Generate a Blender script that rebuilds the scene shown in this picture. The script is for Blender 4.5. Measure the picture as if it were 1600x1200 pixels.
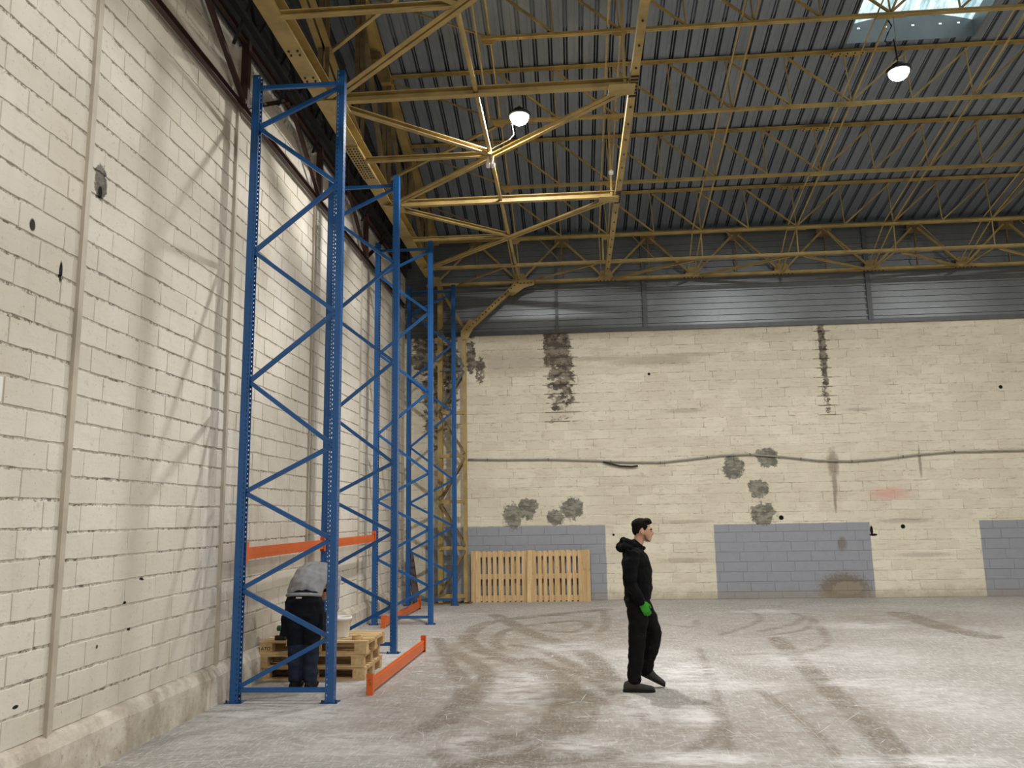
import bpy, bmesh, math, random
from mathutils import Vector, Matrix, noise as mnoise

random.seed(7)
for o in list(bpy.data.objects):
    bpy.data.objects.remove(o, do_unlink=True)
S = bpy.context.scene
C = S.collection

# ------------------------------------------------------------------ camera
F_PX, PITCH, YAW, ROLL, CAM_H = 1248.4, 0.16262, 0.07228, -0.0172, 1.8
fw = Vector((-math.sin(YAW)*math.cos(PITCH), math.cos(YAW)*math.cos(PITCH), math.sin(PITCH)))
r0 = Vector((math.cos(YAW), math.sin(YAW), 0)); u0 = r0.cross(fw)
cr = math.cos(ROLL)*r0 + math.sin(ROLL)*u0
cu = -math.sin(ROLL)*r0 + math.cos(ROLL)*u0
cam_d = bpy.data.cameras.new('camera'); cam = bpy.data.objects.new('camera', cam_d); C.objects.link(cam)
cam_d.sensor_width = 36; cam_d.lens = 36*F_PX/1600; cam_d.clip_end = 200
M = Matrix((cr, cu, -fw)).transposed().to_4x4(); M.translation = (0, 0, CAM_H)
cam.matrix_world = M
S.camera = cam

# ------------------------------------------------------------------ world and exposure
W = bpy.data.worlds.new('world'); S.world = W; W.use_nodes = True
W.node_tree.nodes['Background'].inputs[0].default_value = (0.88, 0.96, 1.0, 1)
W.node_tree.nodes['Background'].inputs[1].default_value = 1.25
S.view_settings.view_transform = 'Standard'; S.view_settings.look = 'None'
S.view_settings.gamma = 1; S.view_settings.use_curve_mapping = False
S.view_settings.exposure = 0.18
LAMP_W = 192
LAMPS = [(-0.60, 10.67, 7.42), (4.73, 10.72, 7.82),                 # the two in view
         (10.2, 10.7, 7.8), (-0.4, 3.4, 7.9), (5.0, 3.4, 7.9), (10.4, 3.4, 7.9),
         (-0.4, -4.0, 7.9), (5.0, -4.0, 7.9), (10.4, -4.0, 7.9)]

# ------------------------------------------------------------------ helpers
def srgb(r, g, b):
    f = lambda c: (c/255/12.92) if c/255 <= 0.04045 else ((c/255+0.055)/1.055)**2.4
    return (f(r), f(g), f(b), 1)

def setp(o, label=None, cat=None, group=None, kind=None):
    if label: o['label'] = label
    if cat: o['category'] = cat
    if group: o['group'] = group
    if kind: o['kind'] = kind
    return o

def empty(name, loc, label=None, cat=None, group=None, kind=None):
    o = bpy.data.objects.new(name, None); C.objects.link(o); o.location = loc
    o.empty_display_size = 0.1
    return setp(o, label, cat, group, kind)

WL = {}
def wloc(p):
    v = Vector((0, 0, 0))
    while p is not None:
        v = v + p.location; p = p.parent
    return v

def mobj(name, V, Fc, mat, parent=None, smooth=False, origin=None):
    """one mesh object from world-space verts"""
    me = bpy.data.meshes.new(name)
    if parent is not None:
        off = wloc(parent)
    else:
        off = Vector(origin) if origin is not None else Vector((0, 0, 0))
    me.from_pydata([(v[0]-off.x, v[1]-off.y, v[2]-off.z) for v in V], [], Fc)
    me.update()
    if mat is not None:
        me.materials.append(mat)
    if smooth:
        me.polygons.foreach_set('use_smooth', [True]*len(me.polygons))
    o = bpy.data.objects.new(name, me); C.objects.link(o)
    if parent is not None:
        o.parent = parent
    else:
        o.location = off
    return o

class MB:
    def __init__(self): self.V = []; self.F = []
    def add(self, V, Fc):
        n = len(self.V); self.V += [tuple(v) for v in V]; self.F += [tuple(i+n for i in f) for f in Fc]; return self
    def box(self, x0, x1, y0, y1, z0, z1):
        V = [(x0,y0,z0),(x1,y0,z0),(x1,y1,z0),(x0,y1,z0),(x0,y0,z1),(x1,y0,z1),(x1,y1,z1),(x0,y1,z1)]
        return self.add(V, [(0,3,2,1),(4,5,6,7),(0,1,5,4),(1,2,6,5),(2,3,7,6),(3,0,4,7)])
    def prof(self, p0, p1, poly, up=(0,0,1)):
        """extrude closed polygon (side, up) along p0->p1"""
        p0 = Vector(p0); p1 = Vector(p1); d = (p1-p0).normalized()
        up = Vector(up)
        if abs(d.dot(up)) > 0.98: up = Vector((0,1,0)) if abs(d.y) < 0.9 else Vector((1,0,0))
        s = d.cross(up).normalized(); u = s.cross(d).normalized()
        n = len(poly)
        V = [p0+s*a+u*b for a, b in poly] + [p1+s*a+u*b for a, b in poly]
        Fc = [(i, (i+1) % n, n+(i+1) % n, n+i) for i in range(n)] + [tuple(range(n))[::-1], tuple(range(n, 2*n))]
        return self.add(V, Fc)
    def bar(self, p0, p1, w, h, up=(0,0,1)):
        a, b = w/2, h/2
        return self.prof(p0, p1, [(-a,-b),(a,-b),(a,b),(-a,b)], up)
    def ang(self, p0, p1, w, h, t=0.008, up=(0,0,1), flip=1, down=False):
        """L section"""
        f = flip
        if down: P = [(-w/2*f, h/2),(w/2*f, h/2),(w/2*f, h/2-t),(-(w/2-t)*f, h/2-t),(-(w/2-t)*f, -h/2),(-w/2*f, -h/2)]
        else: P = [(-w/2*f,-h/2),(w/2*f,-h/2),(w/2*f,-h/2+t),(-(w/2-t)*f,-h/2+t),(-(w/2-t)*f,h/2),(-w/2*f,h/2)]
        return self.prof(p0, p1, P, up)
    def cyl(self, p0, p1, r, n=10, r1=None):
        r1 = r if r1 is None else r1
        p0 = Vector(p0); p1 = Vector(p1); d = (p1-p0).normalized()
        up = Vector((0,0,1)) if abs(d.z) < 0.9 else Vector((1,0,0))
        s = d.cross(up).normalized(); u = s.cross(d)
        V = []
        for p, rr in ((p0, r), (p1, r1)):
            V += [p + s*rr*math.cos(2*math.pi*i/n) + u*rr*math.sin(2*math.pi*i/n) for i in range(n)]
        Fc = [(i, (i+1) % n, n+(i+1) % n, n+i) for i in range(n)] + [tuple(range(n))[::-1], tuple(range(n, 2*n))]
        return self.add(V, Fc)
    def tube(self, pts, r, n=8):
        pts = [Vector(p) for p in pts]; V = []; Fc = []
        rs = r if isinstance(r, (list, tuple)) else [r]*len(pts)
        for k, p in enumerate(pts):
            d = (pts[min(k+1, len(pts)-1)]-pts[max(k-1, 0)]).normalized()
            up = Vector((0,0,1)) if abs(d.z) < 0.9 else Vector((1,0,0))
            s = d.cross(up).normalized(); u = s.cross(d)
            V += [p+s*rs[k]*math.cos(2*math.pi*i/n)+u*rs[k]*math.sin(2*math.pi*i/n) for i in range(n)]
        for k in range(len(pts)-1):
            Fc += [(k*n+i, k*n+(i+1) % n, (k+1)*n+(i+1) % n, (k+1)*n+i) for i in range(n)]
        m = len(pts)-1
        Fc += [tuple(range(n))[::-1], tuple(range(m*n, m*n+n))]
        return self.add(V, Fc)
    def lathe(self, c, prof, n=24):
        V = []; Fc = []; m = len(prof)
        for r, z in prof:
            V += [(c[0]+r*math.cos(2*math.pi*i/n), c[1]+r*math.sin(2*math.pi*i/n), c[2]+z) for i in range(n)]
        for k in range(m-1):
            Fc += [(k*n+i, k*n+(i+1) % n, (k+1)*n+(i+1) % n, (k+1)*n+i) for i in range(n)]
        Fc += [tuple(range(n))[::-1], tuple(range((m-1)*n, m*n))]
        return self.add(V, Fc)
    def ring(self, rings):
        """loft: list of (center, A, B) ellipse rings"""
        n = 16; V = []; Fc = []; m = len(rings)
        for c, A, B in rings:
            c = Vector(c); A = Vector(A); B = Vector(B)
            V += [c + A*math.cos(2*math.pi*i/n) + B*math.sin(2*math.pi*i/n) for i in range(n)]
        for k in range(m-1):
            Fc += [(k*n+i, k*n+(i+1) % n, (k+1)*n+(i+1) % n, (k+1)*n+i) for i in range(n)]
        Fc += [tuple(range(n))[::-1], tuple(range((m-1)*n, m*n))]
        return self.add(V, Fc)
    def build(self, name, mat, parent=None, smooth=False, origin=None):
        return mobj(name, self.V, self.F, mat, parent, smooth, origin)

# ------------------------------------------------------------------ node materials
class NT:
    def __init__(self, name):
        self.m = bpy.data.materials.new(name); self.m.use_nodes = True
        self.t = self.m.node_tree; self.n = self.t.nodes; self.l = self.t.links
        self.b = self.n['Principled BSDF']
    def new(self, ty, **k):
        x = self.n.new(ty)
        for a, v in k.items(): setattr(x, a, v)
        return x
    def put(self, sock, v):
        if isinstance(v, (int, float)): sock.default_value = v
        elif isinstance(v, (tuple, list)): sock.default_value = v
        else: self.l.new(v, sock)
    def mt(self, op, a, b=None, c=None, clamp=False):
        x = self.new('ShaderNodeMath', operation=op); x.use_clamp = clamp
        self.put(x.inputs[0], a)
        if b is not None: self.put(x.inputs[1], b)
        if c is not None: self.put(x.inputs[2], c)
        return x.outputs[0]
    def pos(self):
        if not hasattr(self, '_p'):
            g = self.new('ShaderNodeNewGeometry'); self._p = g.outputs['Position']
            s = self.new('ShaderNodeSeparateXYZ'); self.l.new(self._p, s.inputs[0]); self._s = s.outputs
        return self._p
    def xyz(self): self.pos(); return self._s
    def objco(self):
        if not hasattr(self, '_o'): self._o = self.new('ShaderNodeTexCoord').outputs['Object']
        return self._o
    def scale(self, co, sc):
        x = self.new('ShaderNodeVectorMath', operation='MULTIPLY'); self.l.new(co, x.inputs[0]); x.inputs[1].default_value = sc
        return x.outputs[0]
    def noise(self, co, sc=5, det=3, rough=0.6, dist=0.0):
        x = self.new('ShaderNodeTexNoise'); self.l.new(co, x.inputs['Vector'])
        x.inputs['Scale'].default_value = sc; x.inputs['Detail'].default_value = det
        x.inputs['Roughness'].default_value = rough; x.inputs['Distortion'].default_value = dist
        return x.outputs['Fac']
    def ramp(self, v, lo, hi, a=0.0, b=1.0):
        x = self.new('ShaderNodeMapRange'); x.interpolation_type = 'SMOOTHSTEP'
        self.put(x.inputs['Value'], v); self.put(x.inputs['From Min'], lo); self.put(x.inputs['From Max'], hi)
        self.put(x.inputs['To Min'], a); self.put(x.inputs['To Max'], b)
        return x.outputs['Result']
    def mix(self, f, a, b):
        x = self.new('ShaderNodeMix', data_type='RGBA')
        self.put(x.inputs[0], f); self.put(x.inputs[6], a); self.put(x.inputs[7], b)
        return x.outputs[2]
    def bump(self, h, st=0.2, d=0.01):
        x = self.new('ShaderNodeBump'); x.inputs['Strength'].default_value = st; x.inputs['Distance'].default_value = d
        self.l.new(h, x.inputs['Height']); self.l.new(x.outputs[0], self.b.inputs['Normal'])
    def rnd(self):
        o = self.new('ShaderNodeObjectInfo').outputs['Random']; g = self.new('ShaderNodeNewGeometry').outputs['Random Per Island']
        return self.mt('FRACT', self.mt('ADD', o, g))
    def out(self, col, rough=0.6, metal=0.0, spec=0.5):
        self.put(self.b.inputs['Base Color'], col); self.put(self.b.inputs['Roughness'], rough)
        self.put(self.b.inputs['Metallic'], metal); self.put(self.b.inputs['Specular IOR Level'], spec)
        return self.m

def plain(name, col, rough=0.6, metal=0.0, var=0.12, sc=6, spec=0.5):
    t = NT(name); n = t.noise(t.pos(), sc, 4)
    dark = tuple(c*(1-var*2.0) for c in col[:3])+(1,)
    return t.out(t.mix(t.ramp(n, 0.35, 0.75), col, dark), rough, metal, spec)

MAT = {}
MAT['yellow'] = plain('yellow_steel_paint', srgb(172, 147, 88), 0.5, 0, 0.2, 3)
MAT['yellow_dirty'] = plain('dirty_yellow_steel', srgb(126, 106, 68), 0.55, 0, 0.25, 4)
MAT['brown'] = plain('brown_primer_steel', srgb(66, 44, 38), 0.55, 0, 0.2, 5)
MAT['blue'] = plain('blue_rack_paint', srgb(30, 84, 142), 0.27, 0, 0.05, 3)
MAT['orange'] = plain('orange_beam_paint', srgb(212, 98, 34), 0.38, 0, 0.08, 4)
MAT['bolt'] = plain('dark_bolt_steel', srgb(40, 34, 28), 0.6, 0.2)
MAT['black'] = plain('black_plastic', srgb(20, 20, 22), 0.5)
MAT['white'] = plain('white_plastic', srgb(228, 226, 222), 0.4, 0, 0.03)
MAT['cable'] = plain('grey_cable_sheath', srgb(152, 149, 140), 0.5, 0, 0.1)
MAT['galv_post'] = plain('galvanised_flashing', srgb(92, 96, 98), 0.45, 0.3, 0.1)
MAT['scratch'] = plain('white_scratch_dust', srgb(214, 212, 208), 0.8, 0, 0.08, 9)
MAT['strip'] = plain('painted_wall_post', srgb(184, 174, 158), 0.55, 0, 0.12, 3)

def wood_mat(name, a, b, axis):
    t = NT(name); sc = [26, 26, 26]; sc[axis] = 2.0
    n = t.noise(t.scale(t.pos(), sc), 1.0, 4, 0.6, 0.6)
    c = t.mix(t.ramp(n, 0.3, 0.72), a, b)
    v = t.rnd(); c = t.mix(t.mt('MULTIPLY', v, 0.3), c, srgb(140, 108, 72))
    g = t.noise(t.pos(), 7, 3); c = t.mix(t.ramp(g, 0.62, 0.8, 0, 0.5), c, srgb(96, 72, 50))
    return t.out(c, 0.75, 0, 0.2)
MAT['wood_x'] = wood_mat('pallet_wood_along_x', srgb(222, 196, 152), srgb(196, 162, 112), 0)
MAT['wood_y'] = wood_mat('pallet_wood_along_y', srgb(212, 186, 142), srgb(184, 150, 104), 1)
MAT['wood_z'] = wood_mat('pallet_wood_along_z', srgb(224, 196, 150), srgb(202, 168, 118), 2)

def sheet_mat(name, col, rough, metal):
    t = NT(name); n = t.noise(t.pos(), 1.1, 4); n2 = t.noise(t.scale(t.pos(), (14, 0.6, 14)), 1, 3)
    c = t.mix(t.ramp(n, 0.3, 0.7), col, tuple(x*0.82 for x in col[:3])+(1,))
    c = t.mix(t.ramp(n2, 0.5, 0.8, 0, 0.35), c, tuple(x*0.6 for x in col[:3])+(1,))
    return t.out(c, rough, metal)
MAT['deck'] = sheet_mat('galvanised_roof_deck', srgb(132, 141, 152), 0.42, 0.3)
MAT['clad'] = sheet_mat('galvanised_wall_cladding', srgb(124, 128, 130), 0.38, 0.5)
MAT['dark_clad'] = sheet_mat('dark_gable_cladding', srgb(64, 66, 68), 0.6, 0.2)

# painted block walls; ax = 0 means the wall runs along x (back), 1 along y (left)
def wall_mat(name, ax, mortar):
    t = NT(name); X = t.xyz(); p = t.pos(); u = X[ax]; z = X[2]
    n1 = t.noise(p, 0.7, 4); n2 = t.noise(p, 9, 5, 0.7); n3 = t.noise(p, 40, 3)
    base = srgb(232, 225, 205) if ax == 0 else srgb(216, 211, 201)
    c = t.mix(t.ramp(n1, 0.3, 0.7), base, srgb(218, 210, 190) if ax == 0 else srgb(204, 197, 182))
    if not mortar:
        c = t.mix(t.mt('MULTIPLY', t.rnd(), 0.45), c, srgb(200, 190, 170) if ax == 0 else srgb(190, 182, 167))
    st = t.noise(t.scale(p, (3.0, 3.0, 22)), 1, 4, 0.65)
    c = t.mix(t.ramp(st, 0.5, 0.75, 0, 0.45 if ax == 0 else 0.25), c, srgb(184, 172, 148))
    if ax == 0: c = t.mix(t.ramp(t.noise(t.scale(p, (1.6, 1, 7)), 1.5, 5, 0.75, 0.6), 0.5, 0.72, 0, 0.5), c, srgb(190, 178, 154))
    c = t.mix(t.ramp(n2, 0.58, 0.74, 0, 0.55), c, srgb(166, 155, 136))
    c = t.mix(t.ramp(n3, 0.64, 0.76, 0, 0.55), c, srgb(130, 120, 104))
    if mortar:
        d = t.noise(p, 5, 6, 0.8); d0 = t.noise(p, 1.3, 3)
        lo, hi = (0.45, 0.58) if ax == 1 else (0.46, 0.60)
        c = t.mix(t.mt('MULTIPLY', t.ramp(t.noise(p, 22, 5, 0.8) if ax == 1 else d, lo, hi, 0.0, 0.85 if ax == 1 else 0.6), t.ramp(d0, 0.36, 0.62, 0.25, 1.0)), c, srgb(92, 84, 72))
    wob = t.mt('SUBTRACT', t.noise(p, 3.5, 5, 0.7), 0.5)
    wob2 = t.mt('SUBTRACT', t.noise(p, 14, 4, 0.7), 0.5)
    wmix = t.mt('ADD', t.mt('MULTIPLY', wob, 1.5), t.mt('MULTIPLY', wob2, 0.55))
    def rect(u0, u1, z0, z1, soft=0.012, amp=0.03, slant=0.0):
        uu = t.mt('ADD', u, t.mt('MULTIPLY', z, slant)) if slant else u
        du = t.mt('MAXIMUM', t.mt('SUBTRACT', u0, uu), t.mt('SUBTRACT', uu, u1))
        dz = t.mt('MAXIMUM', t.mt('SUBTRACT', z0, z), t.mt('SUBTRACT', z, z1))
        d = t.mt('ADD', t.mt('MAXIMUM', du, dz), t.mt('MULTIPLY', wob, amp))
        return t.ramp(d, -soft, soft, 1, 0)
    def ell(cu_, cz, ru, rz, soft=0.12, amp=0.9, w=None):
        a = t.mt('POWER', t.mt('ABSOLUTE', t.mt('DIVIDE', t.mt('SUBTRACT', u, cu_), ru)), 2.0)
        b = t.mt('POWER', t.mt('ABSOLUTE', t.mt('DIVIDE', t.mt('SUBTRACT', z, cz), rz)), 2.0)
        d = t.mt('ADD', t.mt('SUBTRACT', t.mt('SQRT', t.mt('ADD', a, b)), 1.0), t.mt('MULTIPLY', wob2 if w is None else w, amp))
        return t.ramp(d, -soft, soft, 1, 0)
    if ax == 0:
        grey = srgb(150, 153, 160)
        gm = t.mt('MAXIMUM', rect(-3.2, 0.68, -0.1, 1.56), t.mt('MAXIMUM', rect(2.96, 6.16, -0.1, 1.53, 0.01, 0.03), rect(8.36, 13, -0.1, 1.53, 0.01, 0.02)))
        gc = t.mix(t.ramp(n2, 0.45, 0.7, 0, 0.35), grey, srgb(138, 140, 146))
        if mortar: gc = srgb(140, 143, 149)
        c = t.mix(gm, c, gc)
        cem = srgb(126, 124, 112)
        cem2 = t.mix(t.ramp(t.noise(t.scale(p, (1, 1, 2)), 5, 4, 0.7), 0.42, 0.58), srgb(138, 136, 124), srgb(92, 91, 81))
        em = None
        for e in ((3.46, 2.72, 0.22, 0.27), (4.18, 2.93, 0.24, 0.19), (3.93, 2.27, 0.19, 0.2), (4.0, 1.74, 0.25, 0.23),
                  (-1.3, 1.78, 0.2, 0.28), (-0.98, 1.92, 0.22, 0.22), (-0.03, 1.92, 0.24, 0.22), (-0.37, 1.72, 0.18, 0.17)):
            k = ell(*e, 0.10, 1.0, wmix); em = k if em is None else t.mt('MAXIMUM', em, k)
        c = t.mix(t.mt('MULTIPLY', em, 0.9), c, cem2)
        brn = t.mix(t.ramp(t.noise(t.scale(p, (3.2, 5, 4.6)), 1.4, 5, 0.7), 0.42, 0.56), srgb(136, 125, 111), srgb(62, 54, 47))
        wa = t.mt('SUBTRACT', t.noise(t.scale(p, (1.4, 1, 3.2)), 2.2, 5, 0.75), 0.5)
        wj = t.mt('SUBTRACT', t.noise(t.scale(p, (2.0, 1, 0.6)), 2.6, 4, 0.7), 0.5)
        jz = t.mt('ABSOLUTE', t.mt('SUBTRACT', t.mt('FRACT', t.mt('DIVIDE', t.mt('SUBTRACT', z, 0.0382), 0.2035)), 0.5))
        jl = t.ramp(jz, 0.0, 0.09, 1, 0)           # bed joint lines, still dark where the paint has come off
        def peel(u0, u1, z0, z1, amp, w_):
            du = t.mt('SUBTRACT', t.mt('ABSOLUTE', t.mt('SUBTRACT', t.mt('ADD', u, t.mt('MULTIPLY', z, -0.0)), (u0+u1)/2)), (u1-u0)/2)
            dz = t.mt('MAXIMUM', t.mt('SUBTRACT', z0, z), t.mt('SUBTRACT', z, z1))
            d = t.mt('ADD', t.mt('MAXIMUM', du, dz), t.mt('MULTIPLY', w_, amp))
            return d
        em = None; ej = None
        for q in ((-.55, .03, 5.0, 5.9, .5), (-.44, .09, 4.25, 5.3, .6), (-.38, .06, 3.85, 4.6, .9), (5.42, 5.57, 4.85, 5.9, .25), (5.44, 5.56, 4.35, 5.0, .35), (5.45, 5.55, 3.85, 4.4, .4)):
            d = peel(q[0], q[1], q[2], q[3], q[4], wa)
            k = t.ramp(d, -.015, .015, 1, 0); em = k if em is None else t.mt('MAXIMUM', em, k)
            k = t.ramp(t.mt('SUBTRACT', t.mt('ADD', d, t.mt('MULTIPLY', wj, .5)), .10), -.03, .05, 1, 0); ej = k if ej is None else t.mt('MAXIMUM', ej, k)
        for e in ((-3.2, 5.4, 0.3, 0.5), (-2.75, 4.9, 0.3, 0.9), (-2.17, 5.35, 0.10, 0.45), (-1.98, 5.0, 0.10, 0.3), (-2.85, 3.8, 0.2, 0.9), (-3.15, 4.2, 0.16, 0.6), (-2.95, 2.6, 0.15, 0.8)):
            k = ell(*e, 0.12, 3.2, wa); em = t.mt('MAXIMUM', em, k)
        rem = t.mt('ADD', t.noise(t.scale(p, (1, 1, 1.5)), 4.5, 5, 0.75), t.mt('MULTIPLY', t.mt('SUBTRACT', 4.75, z), 0.10))
        em = t.mt('MULTIPLY', em, t.ramp(rem, 0.54, 0.60, 1, 0.12))
        c = t.mix(t.mt('MULTIPLY', t.mt('MULTIPLY', ej, jl), 0.8), c, srgb(60, 52, 44))
        c = t.mix(t.mt('MULTIPLY', em, 0.92), c, brn)
        em = None
        for e in ((5.52, 2.75, 0.11, 0.3), (5.52, 2.35, 0.05, 0.3), (5.5, 2.0, 0.03, 0.25), (5.57, 1.1, 0.09, 0.14), (7.3, 2.75, 0.03, 0.3)):
            k = ell(*e, 0.4, 1.0); em = k if em is None else t.mt('MAXIMUM', em, k)
        c = t.mix(t.mt('MULTIPLY', em, 0.6), c, srgb(112, 98, 82))
        c = t.mix(t.mt('MULTIPLY', ell(5.55, 0.17, 0.5, 0.32, 0.3, 1.2), 0.8), c, srgb(118, 104, 86))
        c = t.mix(t.mt('MULTIPLY', ell(5.62, 0.2, 0.3, 0.13, 0.1, 1.2), 0.8), c, srgb(150, 140, 124))
        em = None
        for e in ((0.5, 5.18, 0.9, 0.05), (2.6, 5.2, 0.6, 0.05), (2.45, 3.97, 0.4, 0.05), (1.9, 5.1, 0.9, 0.12), (-1.2, 5.15, 1.0, 0.3), (6.2, 3.9, 0.3, 0.04), (2.4, 1.6, 0.5, 0.04), (6.9, 1.55, 0.5, 0.05), (2.3, 0.8, 0.5, 0.05), (7.2, 0.85, 0.5, 0.05)):
            k = ell(*e, 0.5, 1.0); em = k if em is None else t.mt('MAXIMUM', em, k)
        c = t.mix(t.mt('MULTIPLY', em, 0.35), c, srgb(120, 108, 92))
        c = t.mix(t.mt('MULTIPLY', ell(6.6, 2.12, 0.35, 0.12, 0.6, 1.4), 0.4), c, srgb(214, 120, 116))
        em = None
        for e in ((4.37, 1.65, 0.05, 0.05), (6.83, 1.43, 0.045, 0.045), (6.19, 1.36, 0.03, 0.1), (6.22, 1.27, 0.08, 0.025), (1.75, 4.8, 0.03, 0.03), (9.1, 4.3, 0.04, 0.04), (0.85, 1.35, 0.025, 0.025)):
            k = ell(*e, 0.2, 0.3); em = k if em is None else t.mt('MAXIMUM', em, k)
        c = t.mix(em, c, srgb(22, 20, 18))
        low = t.ramp(t.mt('ADD', z, t.mt('MULTIPLY', wob, 0.5)), 0.0, 0.28, 0.55, 0)
        c = t.mix(low, c, srgb(150, 138, 118))
    else:
        cem2 = t.mix(t.ramp(n2, 0.4, 0.65), srgb(124, 120, 110), srgb(84, 80, 74))
        c = t.mix(ell(5.74, 4.46, 0.085, 0.15, 0.1, 0.9), c, cem2)
        em = None
        for e in ((5.0, 3.83, 0.03, 0.045), (5.34, 3.6, 0.02, 0.08), (5.22, 0.62, 0.03, 0.012), (6.7, 1.32, 0.03, 0.012), (6.45, 1.15, 0.025, 0.012), (6.55, 0.93, 0.025, 0.012), (6.1, 0.86, 0.015, 0.015), (5.74, 4.38, 0.03, 0.05)):
            k = ell(*e, 0.2, 0.3); em = k if em is None else t.mt('MAXIMUM', em, k)
        c = t.mix(em, c, srgb(30, 27, 24))
        stn = t.noise(t.scale(p, (1, 2.2, 0.28)), 1.0, 4, 0.6)
        c = t.mix(t.ramp(stn, 0.55, 0.78, 0, 0.4), c, srgb(178, 166, 148))
    hgt = t.mt('ADD', t.mt('MULTIPLY', n2, 0.6), t.mt('MULTIPLY', n3, 0.4))
    t.bump(hgt, 0.6, 0.01)
    return t.out(c, 0.88, 0, 0.2)
MAT['block_left'] = wall_mat('painted_block_left', 1, False)
MAT['mortar_left'] = wall_mat('painted_mortar_left', 1, True)
MAT['block_back'] = wall_mat('painted_block_back', 0, False)
MAT['mortar_back'] = wall_mat('painted_mortar_back', 0, True)

def plinth_mat():
    t = NT('concrete_plinth'); p = t.pos(); n = t.noise(p, 2.2, 5, 0.7); n2 = t.noise(p, 12, 5, 0.7)
    c = t.mix(t.ramp(n, 0.35, 0.65), srgb(206, 198, 184), srgb(168, 158, 142))
    c = t.mix(t.ramp(n2, 0.56, 0.72, 0, 0.7), c, srgb(134, 124, 110))
    t.bump(n2, 0.5, 0.015)
    return t.out(c, 0.9, 0, 0.2)
MAT['plinth'] = plinth_mat()

def floor_mat():
    t = NT('dusty_concrete_floor'); p = t.pos()
    a = t.new('ShaderNodeAttribute', attribute_name='tyre').outputs['Fac']
    n1 = t.noise(p, 0.55, 5, 0.65); n2 = t.noise(t.scale(p, (0.8, 3.2, 1)), 1.6, 5, 0.7, 0.5)
    n3 = t.noise(p, 9, 5, 0.75); n4 = t.noise(t.scale(p, (1, 5, 1)), 7, 4, 0.7)
    du = t.new('ShaderNodeAttribute', attribute_name='dust').outputs['Fac']
    br = t.new('ShaderNodeAttribute', attribute_name='dirt').outputs['Fac']
    c = t.mix(t.ramp(n1, 0.35, 0.65), srgb(178, 175, 171), srgb(162, 158, 152))
    c = t.mix(t.ramp(n3, 0.42, 0.7, 0, 0.55), c, srgb(140, 134, 125))
    hatch = t.noise(t.scale(p, (7, 30, 1)), 1.2, 4, 0.75); hatch2 = t.noise(t.scale(p, (30, 6, 1)), 1.2, 4, 0.7)
    c = t.mix(t.ramp(hatch, 0.45, 0.62, 0, 0.6), c, srgb(132, 125, 114)); c = t.mix(t.ramp(hatch2, 0.5, 0.64, 0, 0.55), c, srgb(206, 203, 198))
    fine = t.noise(t.scale(p, (22, 9, 1)), 1.5, 5, 0.75)
    c = t.mix(t.mt('MULTIPLY', br, t.ramp(t.noise(p, 3.1, 6, 0.75), 0.34, 0.58, 0.1, 0.85)), c, srgb(132, 121, 106))
    tm = t.mt('MULTIPLY', a, t.mt('MULTIPLY', t.ramp(fine, 0.36, 0.58, 0.25, 1.0), t.ramp(t.noise(p, 2.1, 5, 0.75), 0.36, 0.56, 0.4, 1.0)))
    c = t.mix(t.mt('MULTIPLY', tm, 0.92), c, srgb(112, 101, 87))
    c = t.mix(t.mt('MULTIPLY', du, t.ramp(t.noise(t.scale(p, (2.2, 5, 1)), 1.5, 6, 0.75), 0.36, 0.62, 0.1, 1.0)), c, srgb(216, 214, 211))
    c = t.mix(t.ramp(n2, 0.57, 0.76, 0, 0.5), c, srgb(206, 204, 200))
    for sc_, off_, th in (((0.7, 4.0, 1), 0.5, 0.006), ((0.5, 1.6, 1), 0.47, 0.004)):
        sn = t.mt('ABSOLUTE', t.mt('SUBTRACT', t.noise(t.scale(p, sc_), 1.1, 1.5, 0.5, 0.4), off_))
        mk = t.mt('MULTIPLY', t.ramp(sn, 0.0, th, 0.5, 0), t.ramp(t.noise(p, 2.3, 3), 0.48, 0.6))
        c = t.mix(mk, c, srgb(228, 226, 222))
    n5 = t.noise(t.scale(p, (4, 1.2, 1)), 2.4, 5, 0.8, 1.0)
    c = t.mix(t.ramp(n5, 0.64, 0.76, 0, 0.45), c, srgb(126, 116, 102))
    c = t.mix(t.ramp(n4, 0.66, 0.74, 0, 0.6), c, srgb(230, 228, 225))
    t.bump(n3, 0.15, 0.004)
    r = t.ramp(n1, 0.3, 0.7, 0.5, 0.72)
    return t.out(c, r, 0, 0.3)
MAT['floor'] = floor_mat()

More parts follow.
